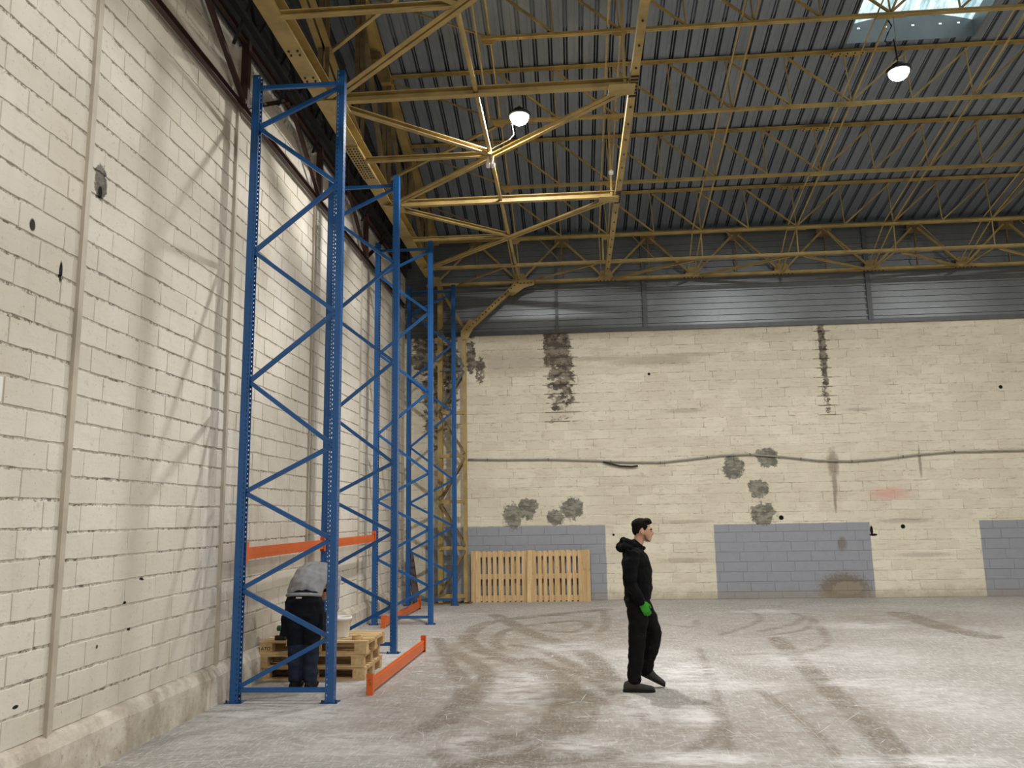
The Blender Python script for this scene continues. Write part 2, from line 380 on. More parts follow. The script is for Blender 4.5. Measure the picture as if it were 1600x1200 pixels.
# ------------------------------------------------------------------ the hall: floor
XL, YB, XR, YF = -3.66, 17.42, 13.6, -9.0
def floor_obj():
    def un(cx, cy):   # photographed spot on the floor -> metres (measured survey of the tyre marks)
        px, py = 700+cx/1.778, 930+cy/1.778
        d = fw + cr*((px-800)/F_PX) - cu*((py-600)/F_PX)
        k = -CAM_H/d.z
        return (d.x*k, d.y*k)
    T = [([(440,40),(330,50),(220,62),(120,75),(60,105),(60,135),(110,160),(190,185),(260,215),(310,255),(325,295),(300,345),(240,385),(150,410)], 0.16),
         ([(130,55),(180,80),(230,105),(330,140),(400,175),(450,235)], 0.16),
         ([(150,150),(130,125),(170,95),(260,80),(360,72),(390,85),(350,102),(270,98)], 0.10),
         ([(0,150),(60,180),(105,215),(95,260),(50,310),(10,350)], 0.13),
         ([(230,180),(290,215),(350,270),(375,320),(340,380),(260,430),(200,470)], 0.17),
         ([(250,200),(340,210),(420,245),(500,300),(560,360)], 0.10),
         ([(910,120),(960,165),(1020,225),(1090,290),(1160,350),(1220,410),(1260,475)], 0.15),
         ([(870,100),(960,80),(1000,60),(1045,105),(1045,140),(970,158),(800,165)], 0.08),
         ([(820,40),(860,55),(860,75),(760,110)], 0.07), ([(960,50),(1010,70),(990,95),(900,110)], 0.07),
         ([(430,40),(440,80),(410,110)], 0.09), ([(600,80),(680,88),(690,70)], 0.06),
         ([(700,150),(730,230),(760,320),(780,430)], 0.06),
         ([(120,400),(60,430),(0,440)], 0.2), ([(420,440),(300,455),(150,465),(40,470)], 0.2),
         ([(1250,50),(1330,75),(1400,95),(1500,115)], 0.25), ([(840,250),(960,330),(1080,440)], 0.06),
         ([(60,90),(150,70),(260,55),(400,62)], 0.09), ([(20,210),(45,250),(30,300),(-30,350),(-110,400)], 0.12), ([(120,175),(220,190),(300,225),(360,262),(430,300)], 0.10),
         ([(180,140),(250,150),(330,185),(395,215)], 0.10), ([(560,470),(700,420),(760,360),(720,300)], 0.08), ([(-30,120),(0,180),(20,230)], 0.10)]
    segs = []
    for pts, w in T:
        P = [un(*q) for q in pts]
        sm = []
        for i in range(len(P)-1):
            p0, p1, p2, p3 = P[max(i-1,0)], P[i], P[i+1], P[min(i+2,len(P)-1)]
            for k in range(5):
                s = k/5; a = []
                for j in (0, 1):
                    a.append(0.5*((2*p1[j])+(-p0[j]+p2[j])*s+(2*p0[j]-5*p1[j]+4*p2[j]-p3[j])*s*s+(-p0[j]+3*p1[j]-3*p2[j]+p3[j])*s**3))
                sm.append(a)
        sm.append(P[-1])
        segs.append((sm, w))
    import numpy as np
    x0, x1, y0, y1, st = -3.7, 11.3, 4.4, 17.5, 0.04
    nx = int((x1-x0)/st)+1; ny = int((y1-y0)/st)+1
    gx, gy = np.meshgrid(np.linspace(x0, x1, nx), np.linspace(y0, y1, ny))
    A = np.zeros_like(gx)
    for sm, w in segs:
        D = np.full_like(gx, 9.0)
        for (ax_, ay_), (bx_, by_) in zip(sm[:-1], sm[1:]):
            dx, dy = bx_-ax_, by_-ay_; L2 = dx*dx+dy*dy+1e-9
            s = np.clip(((gx-ax_)*dx+(gy-ay_)*dy)/L2, 0, 1)
            D = np.minimum(D, np.hypot(gx-ax_-s*dx, gy-ay_-s*dy))
        A = np.maximum(A, np.clip((w*.85-D)/0.05+0.5, 0, 1)*(1.0 if w > 0.09 else 0.8))
    def blobs(L):
        B = np.zeros_like(gx)
        for bx, by, rx, ry, st_ in L:      # centre and half sizes as surveyed
            c0 = un(bx, by); ex = un(bx+rx, by); ey = un(bx, by-ry); ey2 = un(bx, by+ry)
            hx = abs(ex[0]-c0[0]); hy = abs(ey[1]-ey2[1])/2; my = (ey[1]+ey2[1])/2
            B = np.maximum(B, st_*np.clip(1.6*(1-np.sqrt(((gx-c0[0])/hx)**2+((gy-my)/hy)**2)), 0, 1))
        return B
    DU = blobs([(190,270,120,90,.55), (640,215,190,45,.8), (760,250,260,22,.7), (690,340,90,35,.8), (540,330,90,50,.5), (1120,245,120,14,.7), (700,455,260,30,.95), (1320,462,320,22,.9),
                (370,420,140,40,.6), (50,420,80,60,.55), (330,145,130,20,.5), (560,165,160,25,.6), (950,180,200,30,.5), (1150,85,180,12,.6), (880,45,120,8,.6), (1380,300,260,90,.45), (1200,180,200,50,.4),
                (-480,340,300,60,.7), (-300,420,300,60,.5), (-640,400,160,60,.4), (-160,180,100,40,.6), (-60,60,120,16,.6), (-330,250,200,40,.6)])
    DI = blobs([(200,330,420,190,1.0), (60,200,260,130,.9), (330,120,380,80,.8), (900,110,340,70,.5), (1100,330,300,120,.6), (1300,70,340,40,.6), (760,400,500,90,.6), (-150,330,260,150,.6), (500,460,700,60,.6)])
    V = np.stack([gx.ravel(), gy.ravel(), np.zeros(gx.size)], 1)
    idx = np.arange(nx*ny).reshape(ny, nx)
    Q = np.stack([idx[:-1,:-1], idx[:-1,1:], idx[1:,1:], idx[1:,:-1]], -1).reshape(-1, 4)
    V = V.tolist(); Fc = Q.tolist(); vals = A.ravel().tolist(); vd = DU.ravel().tolist(); vi = DI.ravel().tolist()
    n = len(V)
    # plain slabs round the surveyed area
    for (a, b, c_, d) in ((-3.7, 11.3, YF, 4.4), (11.3, XR, YF, 17.5)):
        k = len(V); V += [(a,c_,0),(b,c_,0),(b,d,0),(a,d,0)]; Fc.append([k,k+1,k+2,k+3]); vals += [0.0]*4; vd += [.2]*4; vi += [.3]*4
    o = mobj('floor', V, Fc, MAT['floor'])
    at = o.data.attributes.new('tyre', 'FLOAT', 'POINT'); at.data.foreach_set('value', vals)
    at = o.data.attributes.new('dust', 'FLOAT', 'POINT'); at.data.foreach_set('value', vd)
    at = o.data.attributes.new('dirt', 'FLOAT', 'POINT'); at.data.foreach_set('value', vi)
    rs = random.Random(5); sc = MB()
    for q in range(340):                       # straight drag scratches in the dust
        sx, sy = rs.uniform(-3.2, 7.5), 4.8+11.5*rs.random()**1.4
        if rs.random() < .55: sx = rs.uniform(-2.2, 2.5); sy = rs.uniform(5.2, 9.5)
        an = rs.choice((.15, .9, 2.3, 1.6, 2.8))+rs.uniform(-.25, .25); L_ = rs.uniform(.08, .5)*(1.6 if rs.random() < .15 else 1); wd = rs.uniform(.003, .008)
        dx, dy = math.cos(an)*L_/2, math.sin(an)*L_/2; nx_, ny_ = -math.sin(an)*wd/2, math.cos(an)*wd/2
        sc.add([(sx-dx, sy-dy, .0008), (sx+nx_, sy+ny_, .0008), (sx+dx, sy+dy, .0008), (sx-nx_, sy-ny_, .0008)], [(0, 3, 2, 1)])
    so = sc.build('floor_scratches', MAT['scratch'], o); so['kind'] = 'stuff'
    p0 = un(775, 158); p1 = un(1085, 447)
    MB().bar((p0[0], p0[1], .0005), (p1[0], p1[1], .0005), .006, .002).build('chalk_line', MAT['strip'], o)
    setp(o, 'dusty grey concrete floor with brown tyre marks', 'floor', kind='structure')
floor_obj()

# ------------------------------------------------------------------ block walls
def block_mesh(name, L, H, D, mat, seed, jit):
    """front face towards -v (local y=0 is the wall face, block goes to +y); size L x H x D"""
    r = random.Random(seed); nx = 7; nz = 1
    ch = 0.005; V = []; idx = {}
    for j in range(nz+1):
        for i in range(nx+1):
            x = -L/2+ch + (L-2*ch)*i/nx; z = -H/2+ch+(H-2*ch)*j/nz
            if 0 < i < nx: x += r.uniform(-.012, .012)
            else: x += r.uniform(-.002, .002)
            z += r.uniform(-.2, 1.0)*jit if j == 0 else r.uniform(-1.0, .35)*jit
            idx[i, j] = len(V); V.append((x, r.uniform(-.0015, .0015), z))
    Fc = [(idx[i,j], idx[i+1,j], idx[i+1,j+1], idx[i,j+1]) for i in range(nx) for j in range(nz)]
    loop = [(i,0) for i in range(nx)]+[(nx,0)]+[(i,nz) for i in range(nx,0,-1)]+[(0,nz)]
    b = []
    for (i, j) in loop:
        v = V[idx[i, j]]; b.append(len(V))
        V.append((v[0]+(-ch if i == 0 else ch if i == nx else 0), D, v[2]+(-ch if j == 0 else ch)))
    m = len(loop)
    for k in range(m):
        Fc.append((idx[loop[k]], b[k], b[(k+1) % m], idx[loop[(k+1) % m]]))
    me = bpy.data.meshes.new(name); me.from_pydata(V, [], Fc); me.materials.append(mat); me.update()
    return me

def lay_blocks(wall, spots, mat, face, jit, nmax=300):
    """spots: (along, z, length, height); face(along, off, z)->world location; first nmax as parts, the rest one stuff part"""
    base_L, base_H = 0.479, 0.192
    protos = [block_mesh('block', base_L, base_H, 0.016, mat, 100+k, jit) for k in range(12)]
    wl = wloc(wall)
    mb = MB(); rot = face(None)
    for k, (a, z, L, H) in enumerate(spots):
        off = random.uniform(-.0025, .0025)
        loc = face(a, off, z)
        me = random.choice(protos)
        if k < nmax:
            o = bpy.data.objects.new('block', me); C.objects.link(o); o.parent = wall
            o.location = loc - wl; o.rotation_euler = (0, 0, rot); o.scale = (L/base_L, 1, H/base_H)
        else:
            R = Matrix.Rotation(rot, 3, 'Z')
            vs = [R @ Vector((v.co.x*L/base_L, v.co.y, v.co.z*H/base_H)) + loc for v in me.vertices]
            mb.add(vs, [tuple(p.vertices) for p in me.polygons])
    if mb.V:
        o = mb.build('far_blocks', mat, wall); o['kind'] = 'stuff'

# left wall
WTOP = 7.15
wl_mb = MB()
wl_mb.box(XL-0.25, XL-0.009, YF, YB+0.25, 0, 13.0)
wall_left = wl_mb.build('wall_left', MAT['mortar_left'], origin=(XL, 8, 0))
setp(wall_left, 'cream painted concrete block wall running back along the left', 'wall', kind='structure')
PIL = [0.2, 2.88, 5.57, 8.21, 10.92, 13.6, 16.28]
spots = []
bounds = PIL + [YB-0.01]
for pi in range(1, len(bounds)-1):
    a0, a1 = bounds[pi]+0.035, bounds[pi+1]-0.035
    zoff = random.choice((-0.03, 0.0, -0.02, 0.012)) if pi != 1 else 0.0
    if pi == 2: zoff = -0.03
    for k in range(34):
        z0 = 0.36+0.2*k+zoff if k else 0.36
        z1 = 0.36+0.2*(k+1)+zoff
        if z1 > WTOP: break
        a = a0; first = 0.235 if (k + pi) % 2 else 0.485
        if pi % 2 == 0: first = first*0.72
        while a < a1-0.02:
            L = first if a == a0 else 0.488
            b = min(a+L, a1)
            if a1-b < 0.06: b = a1
            spots.append(((a+b)/2, (z0+z1)/2, b-a-0.003, z1-z0-0.011)); a = b
cx, cy, cz = 0, 0, 1.8
spots = [s for s in spots if s[0] > 3.9]
def keyL(s):
    p = Vector((XL, s[0], s[1]))-Vector((0,0,1.8)); d = p.dot(fw)
    vis = abs(p.dot(cr)/d*F_PX) < 830 and abs(p.dot(cu)/d*F_PX) < 630
    return (0 if vis else 1, p.length)
spots.sort(key=keyL)
lay_blocks(wall_left, spots, MAT['block_left'], lambda a, off=0, z=0: math.radians(90) if a is None else Vector((XL-off, a, z)), .008)
# concrete plinth
pl = MB()
ys = [YF+0.3+0.35*i for i in range(76)]; ys = [y for y in ys if y < YB-0.02]+[YB-0.02]
rows = []
for y in ys:
    j = mnoise.noise((y*2.3, 0, 0))*0.02; j2 = mnoise.noise((y*5.1, 3, 0))*0.012
    rows.append([(XL-0.1, y, 0), (XL+0.10+j2, y, 0), (XL+0.085+j2, y, 0.27+j), (XL+0.045, y, 0.34+j*1.4+j2), (XL-0.02, y, 0.375+j*.6), (XL-0.1, y, 0.375)])
V = [v for r in rows for v in r]; Fc = []
for i in range(len(rows)-1):
    for k in range(5): Fc.append((i*6+k, i*6+k+1, (i+1)*6+k+1, (i+1)*6+k))
o = mobj('plinth', V, Fc, MAT['plinth'], wall_left)
# posts built into the left wall
for y in PIL[1:]:
    b = MB().box(XL-0.03, XL+0.014, y-0.04, y+0.035, 0.3, WTOP)
    b.box(XL-0.03, XL+0.03, y-0.046, y-0.036, 0.3, WTOP)
    b.build('wall_post', MAT['strip'], wall_left)
# dark cladding above the blocks
def corrugated(x0, x1, z0, z1, per, dep, f):
    """horizontal ribs; f(along, out, z)"""
    prof = []
    z = z0
    while z < z1-1e-4:
        for a, d in ((0, 0), (.66, 0), (.71, 1), (.95, 1)):
            zz = z+a*per
            if zz <= z1: prof.append((d*dep, zz))
        z += per
    prof.append((0, z1))
    V = []; Fc = []
    for d, zz in prof: V += [f(x0, d, zz), f(x1, d, zz)]
    for k in range(len(prof)-1): Fc.append((2*k, 2*k+1, 2*k+3, 2*k+2))
    return V, Fc
V, Fc = corrugated(YF+0.3, YB-0.02, WTOP+0.02, 12.6, 0.2, 0.035, lambda a, d, z: (XL+0.03+d, a, z))
mobj('gable_cladding', V, Fc, MAT['dark_clad'], wall_left)

# back wall
BTOP = 5.80
wb = MB().box(XL-0.02, XR+0.25, YB+0.0055, YB+0.25, 0, 9.2)
wall_back = wb.build('wall_back', MAT['mortar_back'], origin=(4, YB, 0))
setp(wall_back, 'cream painted block wall at the back with grey painted patches', 'wall', kind='structure')
spots = []
for k in range(29):
    z0 = 0.0 if k == 0 else 0.14+0.2035*(k-1); z1 = 0.14+0.2035*k
    if z0 > BTOP-0.06: break
    z1 = min(z1, BTOP)
    off = 0.0 if k % 2 else 0.245
    a = XL+0.01-off + (0.05*((k*7) % 5-2))
    while a < XR:
        b = a+0.487
        aa = max(a, XL+0.01); bb = min(b, XR)
        if bb-aa > 0.05: spots.append(((aa+bb)/2, (z0+z1)/2, bb-aa-0.0065, z1-z0-0.0065))
        a = b
spots = [s for s in spots if s[0] < 11.2]
def keyB(s):
    p = Vector((s[0], YB, s[1]))-Vector((0,0,1.8)); d = p.dot(fw)
    vis = abs(p.dot(cr)/d*F_PX) < 810 and abs(p.dot(cu)/d*F_PX) < 610 and s[0] > -2.2
    return (0 if vis else 1, p.length)
spots.sort(key=keyB)
lay_blocks(wall_back, spots, MAT['block_back'], lambda a, off=0, z=0: 0.0 if a is None else Vector((a, YB+off, z)), .002)
# cladding above, in bays between posts
posts = [XL+0.02, -0.23, 1.72, 6.55, 11.4, XR]
for a, b in zip(posts[:-1], posts[1:]):
    V, Fc = corrugated(a, b, BTOP+0.03, 9.0, 0.137, 0.03, lambda x, d, z: (x, YB-0.03-d, z))
    mobj('cladding_sheet', V, [f[::-1] for f in Fc], MAT['clad'], wall_back)
for x in posts[1:-1]:
    w = 0.035 if x < 0 else 0.05
    MB().box(x-w, x+w, YB-0.085, YB-0.02, BTOP+0.03, 8.1).build('cladding_post', MAT['galv_post'], wall_back)
MB().box(XL+0.02, XR, YB-0.07, YB+0.02, BTOP-0.03, BTOP+0.06).build('sill_flashing', MAT['galv_post'], wall_back)
# the two walls out of view
o = MB().box(XR, XR+0.25, YF, YB+0.25, 0, 13).build('wall_right', MAT['block_left'], origin=(XR, 4, 0)); setp(o, 'cream wall on the right side of the hall', 'wall', kind='structure')
o = MB().box(XL-0.25, XR+0.25, YF-0.25, YF, 0, 13).build('wall_front', MAT['block_left'], origin=(4, YF, 0)); setp(o, 'cream wall behind the viewpoint', 'wall', kind='structure')

# ------------------------------------------------------------------ roof
RS, RZ0, RY0 = 0.24, 9.25, 12.45
def zT(y): return RZ0 + RS*(RY0-y)          # underside of deck
SKX0, SKX1, SKY0, SKY1 = 4.65, 6.65, 9.3, 12.3
ceiling = empty('ceiling', (4, 12, 9.3), 'ribbed galvanised steel roof deck sloping down to the back wall', 'roof', kind='structure')
def deck_sheet(x0, nrib, ya, yb, lift=0.0):
    per = 0.25; P = []
    for k in range(nrib):
        b = x0+k*per
        P += [(b, 0), (b+.085, 0), (b+.088, .004), (b+.1, .004), (b+.103, 0), (b+.16, 0), (b+.166, .06), (b+.188, .06), (b+.192, .022), (b+.206, .022), (b+.210, .06), (b+.230, .06), (b+.236, 0)]
    P.append((x0+nrib*per+0.001, 0))
    V = []; Fc = []
    for x, d in P: V += [(x, ya, zT(ya)+d+lift), (x, yb, zT(yb)+d+lift)]
    for k in range(len(P)-1): Fc.append((2*k, 2*k+1, 2*k+3, 2*k+2))
    mobj('roof_sheet', V, Fc, MAT['deck'], ceiling)
x = 4.65-9.0
LAP = 11.72
while x < XR:
    a = x; n = 4
    if x < XL-0.3: a = x+0.5; n = 2
    insky = SKX0-0.01 <= a < SKX1-0.01
    deck_sheet(a, n, SKY1 if insky else LAP-0.1, YB+0.02)
    deck_sheet(a, n, 3.0, SKY0 if insky else LAP, -0.006)
    x += 1.0
V = [(XL-.2, 3.0, zT(3.0)), (XR+.2, 3.0, zT(3.0)), (XR+.2, 1.0, zT(1.0)), (XL-.2, 1.0, zT(1.0)), (XR+.2, YF-.1, zT(1.0)-.24*10), (XL-.2, YF-.1, zT(1.0)-.24*10)]
mobj('roof_panel', V, [(0,1,2,3), (3,2,4,5)], MAT['deck'], ceiling)
# weathering layer over the deck keeps daylight out of the ribs
def slab(x0, x1, ya, yb):
    m = MB(); h = 0.06
    m.add([(x0,ya,zT(ya)+h),(x1,ya,zT(ya)+h),(x1,yb,zT(yb)+h),(x0,yb,zT(yb)+h),(x0,ya,zT(ya)+h+.1),(x1,ya,zT(ya)+h+.1),(x1,yb,zT(yb)+h+.1),(x0,yb,zT(yb)+h+.1)],
          [(0,3,2,1),(4,5,6,7),(0,1,5,4),(1,2,6,5),(2,3,7,6),(3,0,4,7)])
    m.build('roof_insulation', MAT['dark_clad'], ceiling)
slab(XL-.3, SKX0-.04, 0.9, YB+.3); slab(SKX1+.04, XR+.3, 0.9, YB+.3); slab(SKX0-.04, SKX1+.04, SKY1+.03, YB+.3); slab(SKX0-.04, SKX1+.04, 0.9, SKY0-.03)

# skylight
sky = empty('skylight', ((SKX0+SKX1)/2, SKY1, zT(SKY1)), 'arched translucent skylight dome on a grey curb in the roof', 'skylight')
CH = 0.30; RISE = 0.16
def arch(u): return RISE*(1-(2*u-1)**2)
NA = 14
def curb_end(y, name, holes):
    m = MB(); z0 = zT(y)-0.02
    # end wall up to the arch, small fixing holes left open
    for k in range(NA):
        u0_, u1_ = k/NA, (k+1)/NA
        xa, xb = SKX0+(SKX1-SKX0)*u0_, SKX0+(SKX1-SKX0)*u1_
        hole = holes and k in (1, 4, 7, 10, 12)
        za, zb = z0+CH+arch(u0_), z0+CH+arch(u1_)
        if hole:
            xm0, xm1 = (xa+xb)/2-.022, (xa+xb)/2+.022; h0, h1 = z0+.245, z0+.27
            m.add([(xa,y,z0),(xb,y,z0),(xb,y,h0),(xa,y,h0)], [(0,1,2,3)])
            m.add([(xa,y,h0),(xm0,y,h0),(xm0,y,h1),(xa,y,h1)], [(0,1,2,3)])
            m.add([(xm1,y,h0),(xb,y,h0),(xb,y,h1),(xm1,y,h1)], [(0,1,2,3)])
            m.add([(xa,y,h1),(xb,y,h1),(xb,y,zb),(xa,y,za)], [(0,1,2,3)])
        else:
            m.add([(xa,y,z0),(xb,y,z0),(xb,y,zb),(xa,y,za)], [(0,1,2,3)])
    m.build(name, MAT['clad'], sky)
curb_end(SKY1, 'curb', True); curb_end(SKY0, 'curb', False)
for xs in (SKX0, SKX1):
    V = [(xs, SKY0, zT(SKY0)-.02), (xs, SKY1, zT(SKY1)-.02), (xs, SKY1, zT(SKY1)-.02+CH), (xs, SKY0, zT(SKY0)-.02+CH)]
    V += [(v[0]+(0.03 if xs == SKX1 else -0.03), v[1], v[2]) for v in V]
    mobj('curb', V, [(0,1,2,3),(4,7,6,5),(3,2,6,7),(0,4,5,1)], MAT['clad'], sky)
t = NT('translucent_dome'); nn = t.noise(t.scale(t.pos(), (5, 1, 1)), 1.4, 4, 0.7)
tr = t.new('ShaderNodeBsdfTranslucent'); t.put(tr.inputs[0], t.mix(t.ramp(nn, 0.4, 0.65), srgb(236, 246, 244), srgb(150, 182, 184)))
t.l.new(tr.outputs[0], t.n['Material Output'].inputs['Surface']); MAT['dome'] = t.m
V = []; Fc = []
for yy in (SKY0, SKY1):
    for k in range(NA+1):
        u_ = k/NA; V.append((SKX0+(SKX1-SKX0)*u_, yy, zT(yy)-.02+CH+arch(u_)))
for k in range(NA): Fc.append((k, k+1, NA+2+k, NA+1+k))
mobj('dome', V, Fc, MAT['dome'], sky, True)

# ------------------------------------------------------------------ roof steelwork
PANEL = 0.9563; XN = [-2.95+PANEL*k for k in range(17)]
PY = [17.2, 15.92, 14.2, 12.45, 10.72, 9.03, 7.3]
ZG = 6.92
ORD = ['', 'first', 'second', 'third', 'fourth', 'fifth', 'sixth']
YEL = MAT['yellow']
def gusset(parent, x, y, z, w, h, axis='x'):
    if axis == 'x': MB().prof((x, y-.006, z), (x, y+.006, z), [(-w/2, 0), (w/2, 0), (w*.28, h), (-w*.28, h)]).build('gusset', YEL, parent)
    else: MB().box(x-w/2, x+w/2, y-h/2, y+h/2, z-.006, z+.006).build('gusset', YEL, parent)
for k in range(1, 7):
    y = PY[k]; zt = zT(y)-0.03; zb = zt-0.92
    lab = 'yellow lattice purlin under the roof deck, %s from the back wall' % ORD[k]
    P = empty('lattice_purlin', (XN[0], y, zb), lab, 'roof beam', 'lattice roof purlins')
    b = MB(); b.ang((XN[0]+.05, y-.026, zt-.01), (XN[16]-.05, y-.026, zt-.01), .045, .05, .007, flip=1, down=True); b.ang((XN[0]+.05, y+.026, zt-.01), (XN[16]-.05, y+.026, zt-.01), .045, .05, .007, flip=-1, down=True)
    b.build('top_chord', YEL, P)
    b = MB(); b.ang((XN[2]-.12, y-.02, zb), (XN[14]+.12, y-.02, zb), .034, .042, .006, flip=-1); b.ang((XN[2]-.12, y+.02, zb), (XN[14]+.12, y+.02, zb), .034, .042, .006, flip=1)
    b.build('bottom_chord', YEL, P)
    MB().ang((XN[0]+.05, y, zt-.08), (XN[2], y, zb+.03), .033, .033, .005).build('end_diagonal', YEL, P)
    MB().ang((XN[16]-.05, y, zt-.08), (XN[14], y, zb+.03), .05, .05, .007).build('end_diagonal', YEL, P)
    for i in range(2, 15):
        MB().ang((XN[i]-.05, y, zt-.06), (XN[i], y, zb+.03), .02, .02, .004, up=(0,1,0)).build('vertical', YEL, P)
        if 2 <= i < 8: MB().ang((XN[i], y, zt-.06), (XN[i+1], y, zb+.03), .031, .031, .005, up=(0,1,0)).build('diagonal', YEL, P)
        if 8 <= i < 14: MB().ang((XN[i], y, zb+.03), (XN[i+1], y, zt-.06), .031, .031, .005, up=(0,1,0)).build('diagonal', YEL, P)
    gusset(P, XN[2], y, zb-.015, .24, -.08); gusset(P, XN[4], y, zb-.015, .24, -.07)
    MB().box(XN[8]-.2, XN[8]+.2, y-.045, y+.045, zb-.032, zb-.024).build('splice_plate', YEL, P)
    MB().box(XN[8]-.28, XN[8]+.28, y-.07, y+.07, zt-.055, zt-.047).build('splice_plate', YEL, P)
    bb = MB()
    for q in range(5):
        for sy in (-.035, .035): bb.cyl((XN[8]-.24+.12*q, y+sy, zt-.068), (XN[8]-.24+.12*q, y+sy, zt-.05), .012, 6)
    bb.build('bolts', MAT['bolt'], P)

# eaves truss along the back wall
y = PY[0]; ZE = 7.93
E = empty('eaves_truss', (XN[0], y, ZG), 'yellow zigzag eaves truss along the top of the back wall', 'roof truss')
b = MB(); b.ang((XN[0], y-.035, ZE), (XN[16], y-.035, ZE), .06, .06, .007, down=True); b.ang((XN[0], y+.035, ZE), (XN[16], y+.035, ZE), .06, .06, .007, flip=-1, down=True); b.build('top_chord', YEL, E)
b = MB(); b.ang((XN[0], y-.03, ZG), (XN[16], y-.03, ZG), .05, .06, .007, flip=-1); b.ang((XN[0], y+.03, ZG), (XN[16], y+.03, ZG), .05, .06, .007); b.build('bottom_chord', YEL, E)
for i in range(0, 16):
    top, bot = (i+1, i) if i % 2 == 0 else (i, i+1)
    s = 1 if bot > top else -1
    MB().ang((XN[top]+s*.06, y, ZE-.12), (XN[bot]-s*.1, y, ZG+.1), .045, .045, .006, up=(0,1,0)).build('diagonal', YEL, E)
for i in range(1, 16, 2):
    MB().ang((XN[i], y, ZE-.1), (XN[i], y, ZG+.02), .032, .032, .005, up=(0,1,0)).build('vertical', MAT['yellow_dirty'], E)
    MB().box(XN[i]-.16, XN[i]+.16, y-.008, y+.008, ZE-.24, ZE+.02).build('gusset', MAT['yellow_dirty'], E)
for i in range(0, 17, 2):
    gusset(E, XN[i], y, ZG-.04, .4, .24)
    bb = MB()
    for q in range(6): bb.cyl((XN[i]-.2+.08*q, y-.06, ZG-.065), (XN[i]-.2+.08*q, y-.06, ZG-.045), .013, 6)
    bb.build('bolts', MAT['bolt'], E)

# wind girder along the back wall (horizontal)
yi, yo = PY[1], PY[0]
G = empty('wind_girder', (XN[4], yi, ZG), 'flat yellow bracing girder running along the back wall at eaves level', 'bracing')
b = MB(); b.ang((XN[0], yi-.028, ZG), (XN[16], yi-.028, ZG), .048, .06, .007); b.ang((XN[0], yi+.028, ZG), (XN[16], yi+.028, ZG), .048, .06, .007, flip=-1); b.build('inner_chord', YEL, G)
for i in (0, 2):
    MB().ang((XN[i]+.55, yo-.08, ZG-.01) if i == 0 else (XN[i]+.15, yo-.08, ZG-.01), (XN[i+2]-.25, yi+.08, ZG-.01), .045, .045, .006).build('diagonal', YEL, G)
for i in range(4, 15, 2):
    MB().ang((XN[i], yo-.1, ZG), (XN[i], yi+.1, ZG), .045, .045, .006).build('strut', YEL, G)
    MB().cyl((XN[i], yi, ZG), (XN[i], yi, zT(yi)-.98), .014, 6).build('hanger', YEL, G)
    if i < 8: MB().ang((XN[i]+.12, yo-.08, ZG-.01), (XN[i+2]-.15, yi+.08, ZG-.01), .06, .06, .007).build('diagonal', YEL, G)
    elif i < 14: MB().ang((XN[i]+.12, yi+.08, ZG-.01), (XN[i+2]-.15, yo-.08, ZG-.01), .06, .06, .007).build('diagonal', YEL, G)
for i in range(3, 15, 2): MB().cyl((XN[i], yi, ZG), (XN[i]-.45, yi-.02, zT(yi)-.98), .012, 6).build('hanger', MAT['yellow_dirty'], G)

# sloping tie angles between the purlin bottom chords
for n_, i in enumerate((2, 4, 6, 8, 10, 12)):
    nm = ['nearest the left wall', 'second from the left wall', 'third from the left wall', 'fourth from the left wall', 'fifth from the left wall', 'sixth from the left wall'][n_]
    Tt = empty('tie_rail', (XN[i], PY[0], ZG+.05), 'pair of thin yellow roof tie angles, %s' % nm, 'tie bar', 'purlin tie bars')
    for dx in (-.17, 0.02):
        zb = lambda yy: zT(yy)-.95+.06
        MB().ang((XN[i]+dx, PY[1], zb(PY[1])), (XN[i]+dx, 6.2, zb(6.2)), .024, .024, .004, flip=1 if dx < 0 else -1).build('tie_angle', YEL, Tt)
        MB().ang((XN[i]+dx*.6, PY[0]-.05, ZG+.08), (XN[i]+dx, PY[1], zb(PY[1])), .024, .024, .004, flip=1 if dx < 0 else -1).build('tie_angle', YEL, Tt)

# gable truss along the left wall
xg = XN[0]
R = empty('gable_truss', (xg, YB, ZG), 'heavy yellow roof truss with a wide bolted bottom flange along the left wall', 'roof truss')
def ibeam(p0, p1, w, h, tf, tw):
    return MB().prof(p0, p1, [(-w/2,-h/2),(w/2,-h/2),(w/2,-h/2+tf),(tw/2,-h/2+tf),(tw/2,h/2-tf),(w/2,h/2-tf),(w/2,h/2),(-w/2,h/2),(-w/2,h/2-tf),(-tw/2,h/2-tf),(-tw/2,-h/2+tf),(-w/2,-h/2+tf)])
ibeam((xg, 2.0, ZG+.12), (xg, 16.6, ZG+.12), .2, .22, .014, .01).build('bottom_chord', YEL, R)
ibeam((xg, 3.0, zT(3.0)-.12), (xg, YB-.1, zT(YB-.1)-.12), .16, .16, .012, .01).build('rafter', YEL, R)
for yy in (15.92, 14.2, 12.45, 10.72, 9.03, 7.3, 5.6):
    b = MB(); b.ang((xg-.04, yy, ZG+.2), (xg-.04, yy, zT(yy)-.2), .06, .06, .008); b.ang((xg+.05, yy, ZG+.2), (xg+.05, yy, zT(yy)-.2), .06, .06, .008, flip=-1); b.build('post', MAT['yellow_dirty'], R)
for ya, yb in ((15.92, 14.2), (14.2, 12.45), (12.45, 10.72)):
    MB().ang((xg, ya, ZG+.2), (xg, yb, zT(yb)-.25), .07, .07, .008).build('diagonal', MAT['yellow_dirty'], R)
b = MB(); b.ang((xg-.05, 10.72, ZG+.22), (xg-.05, 5.0, ZG+.22+.31*5.72), .08, .09, .009); b.ang((xg+.06, 10.72, ZG+.22), (xg+.06, 5.0, ZG+.22+.31*5.72), .08, .09, .009, flip=-1); b.build('haunch_chord', YEL, R)
bb = MB()
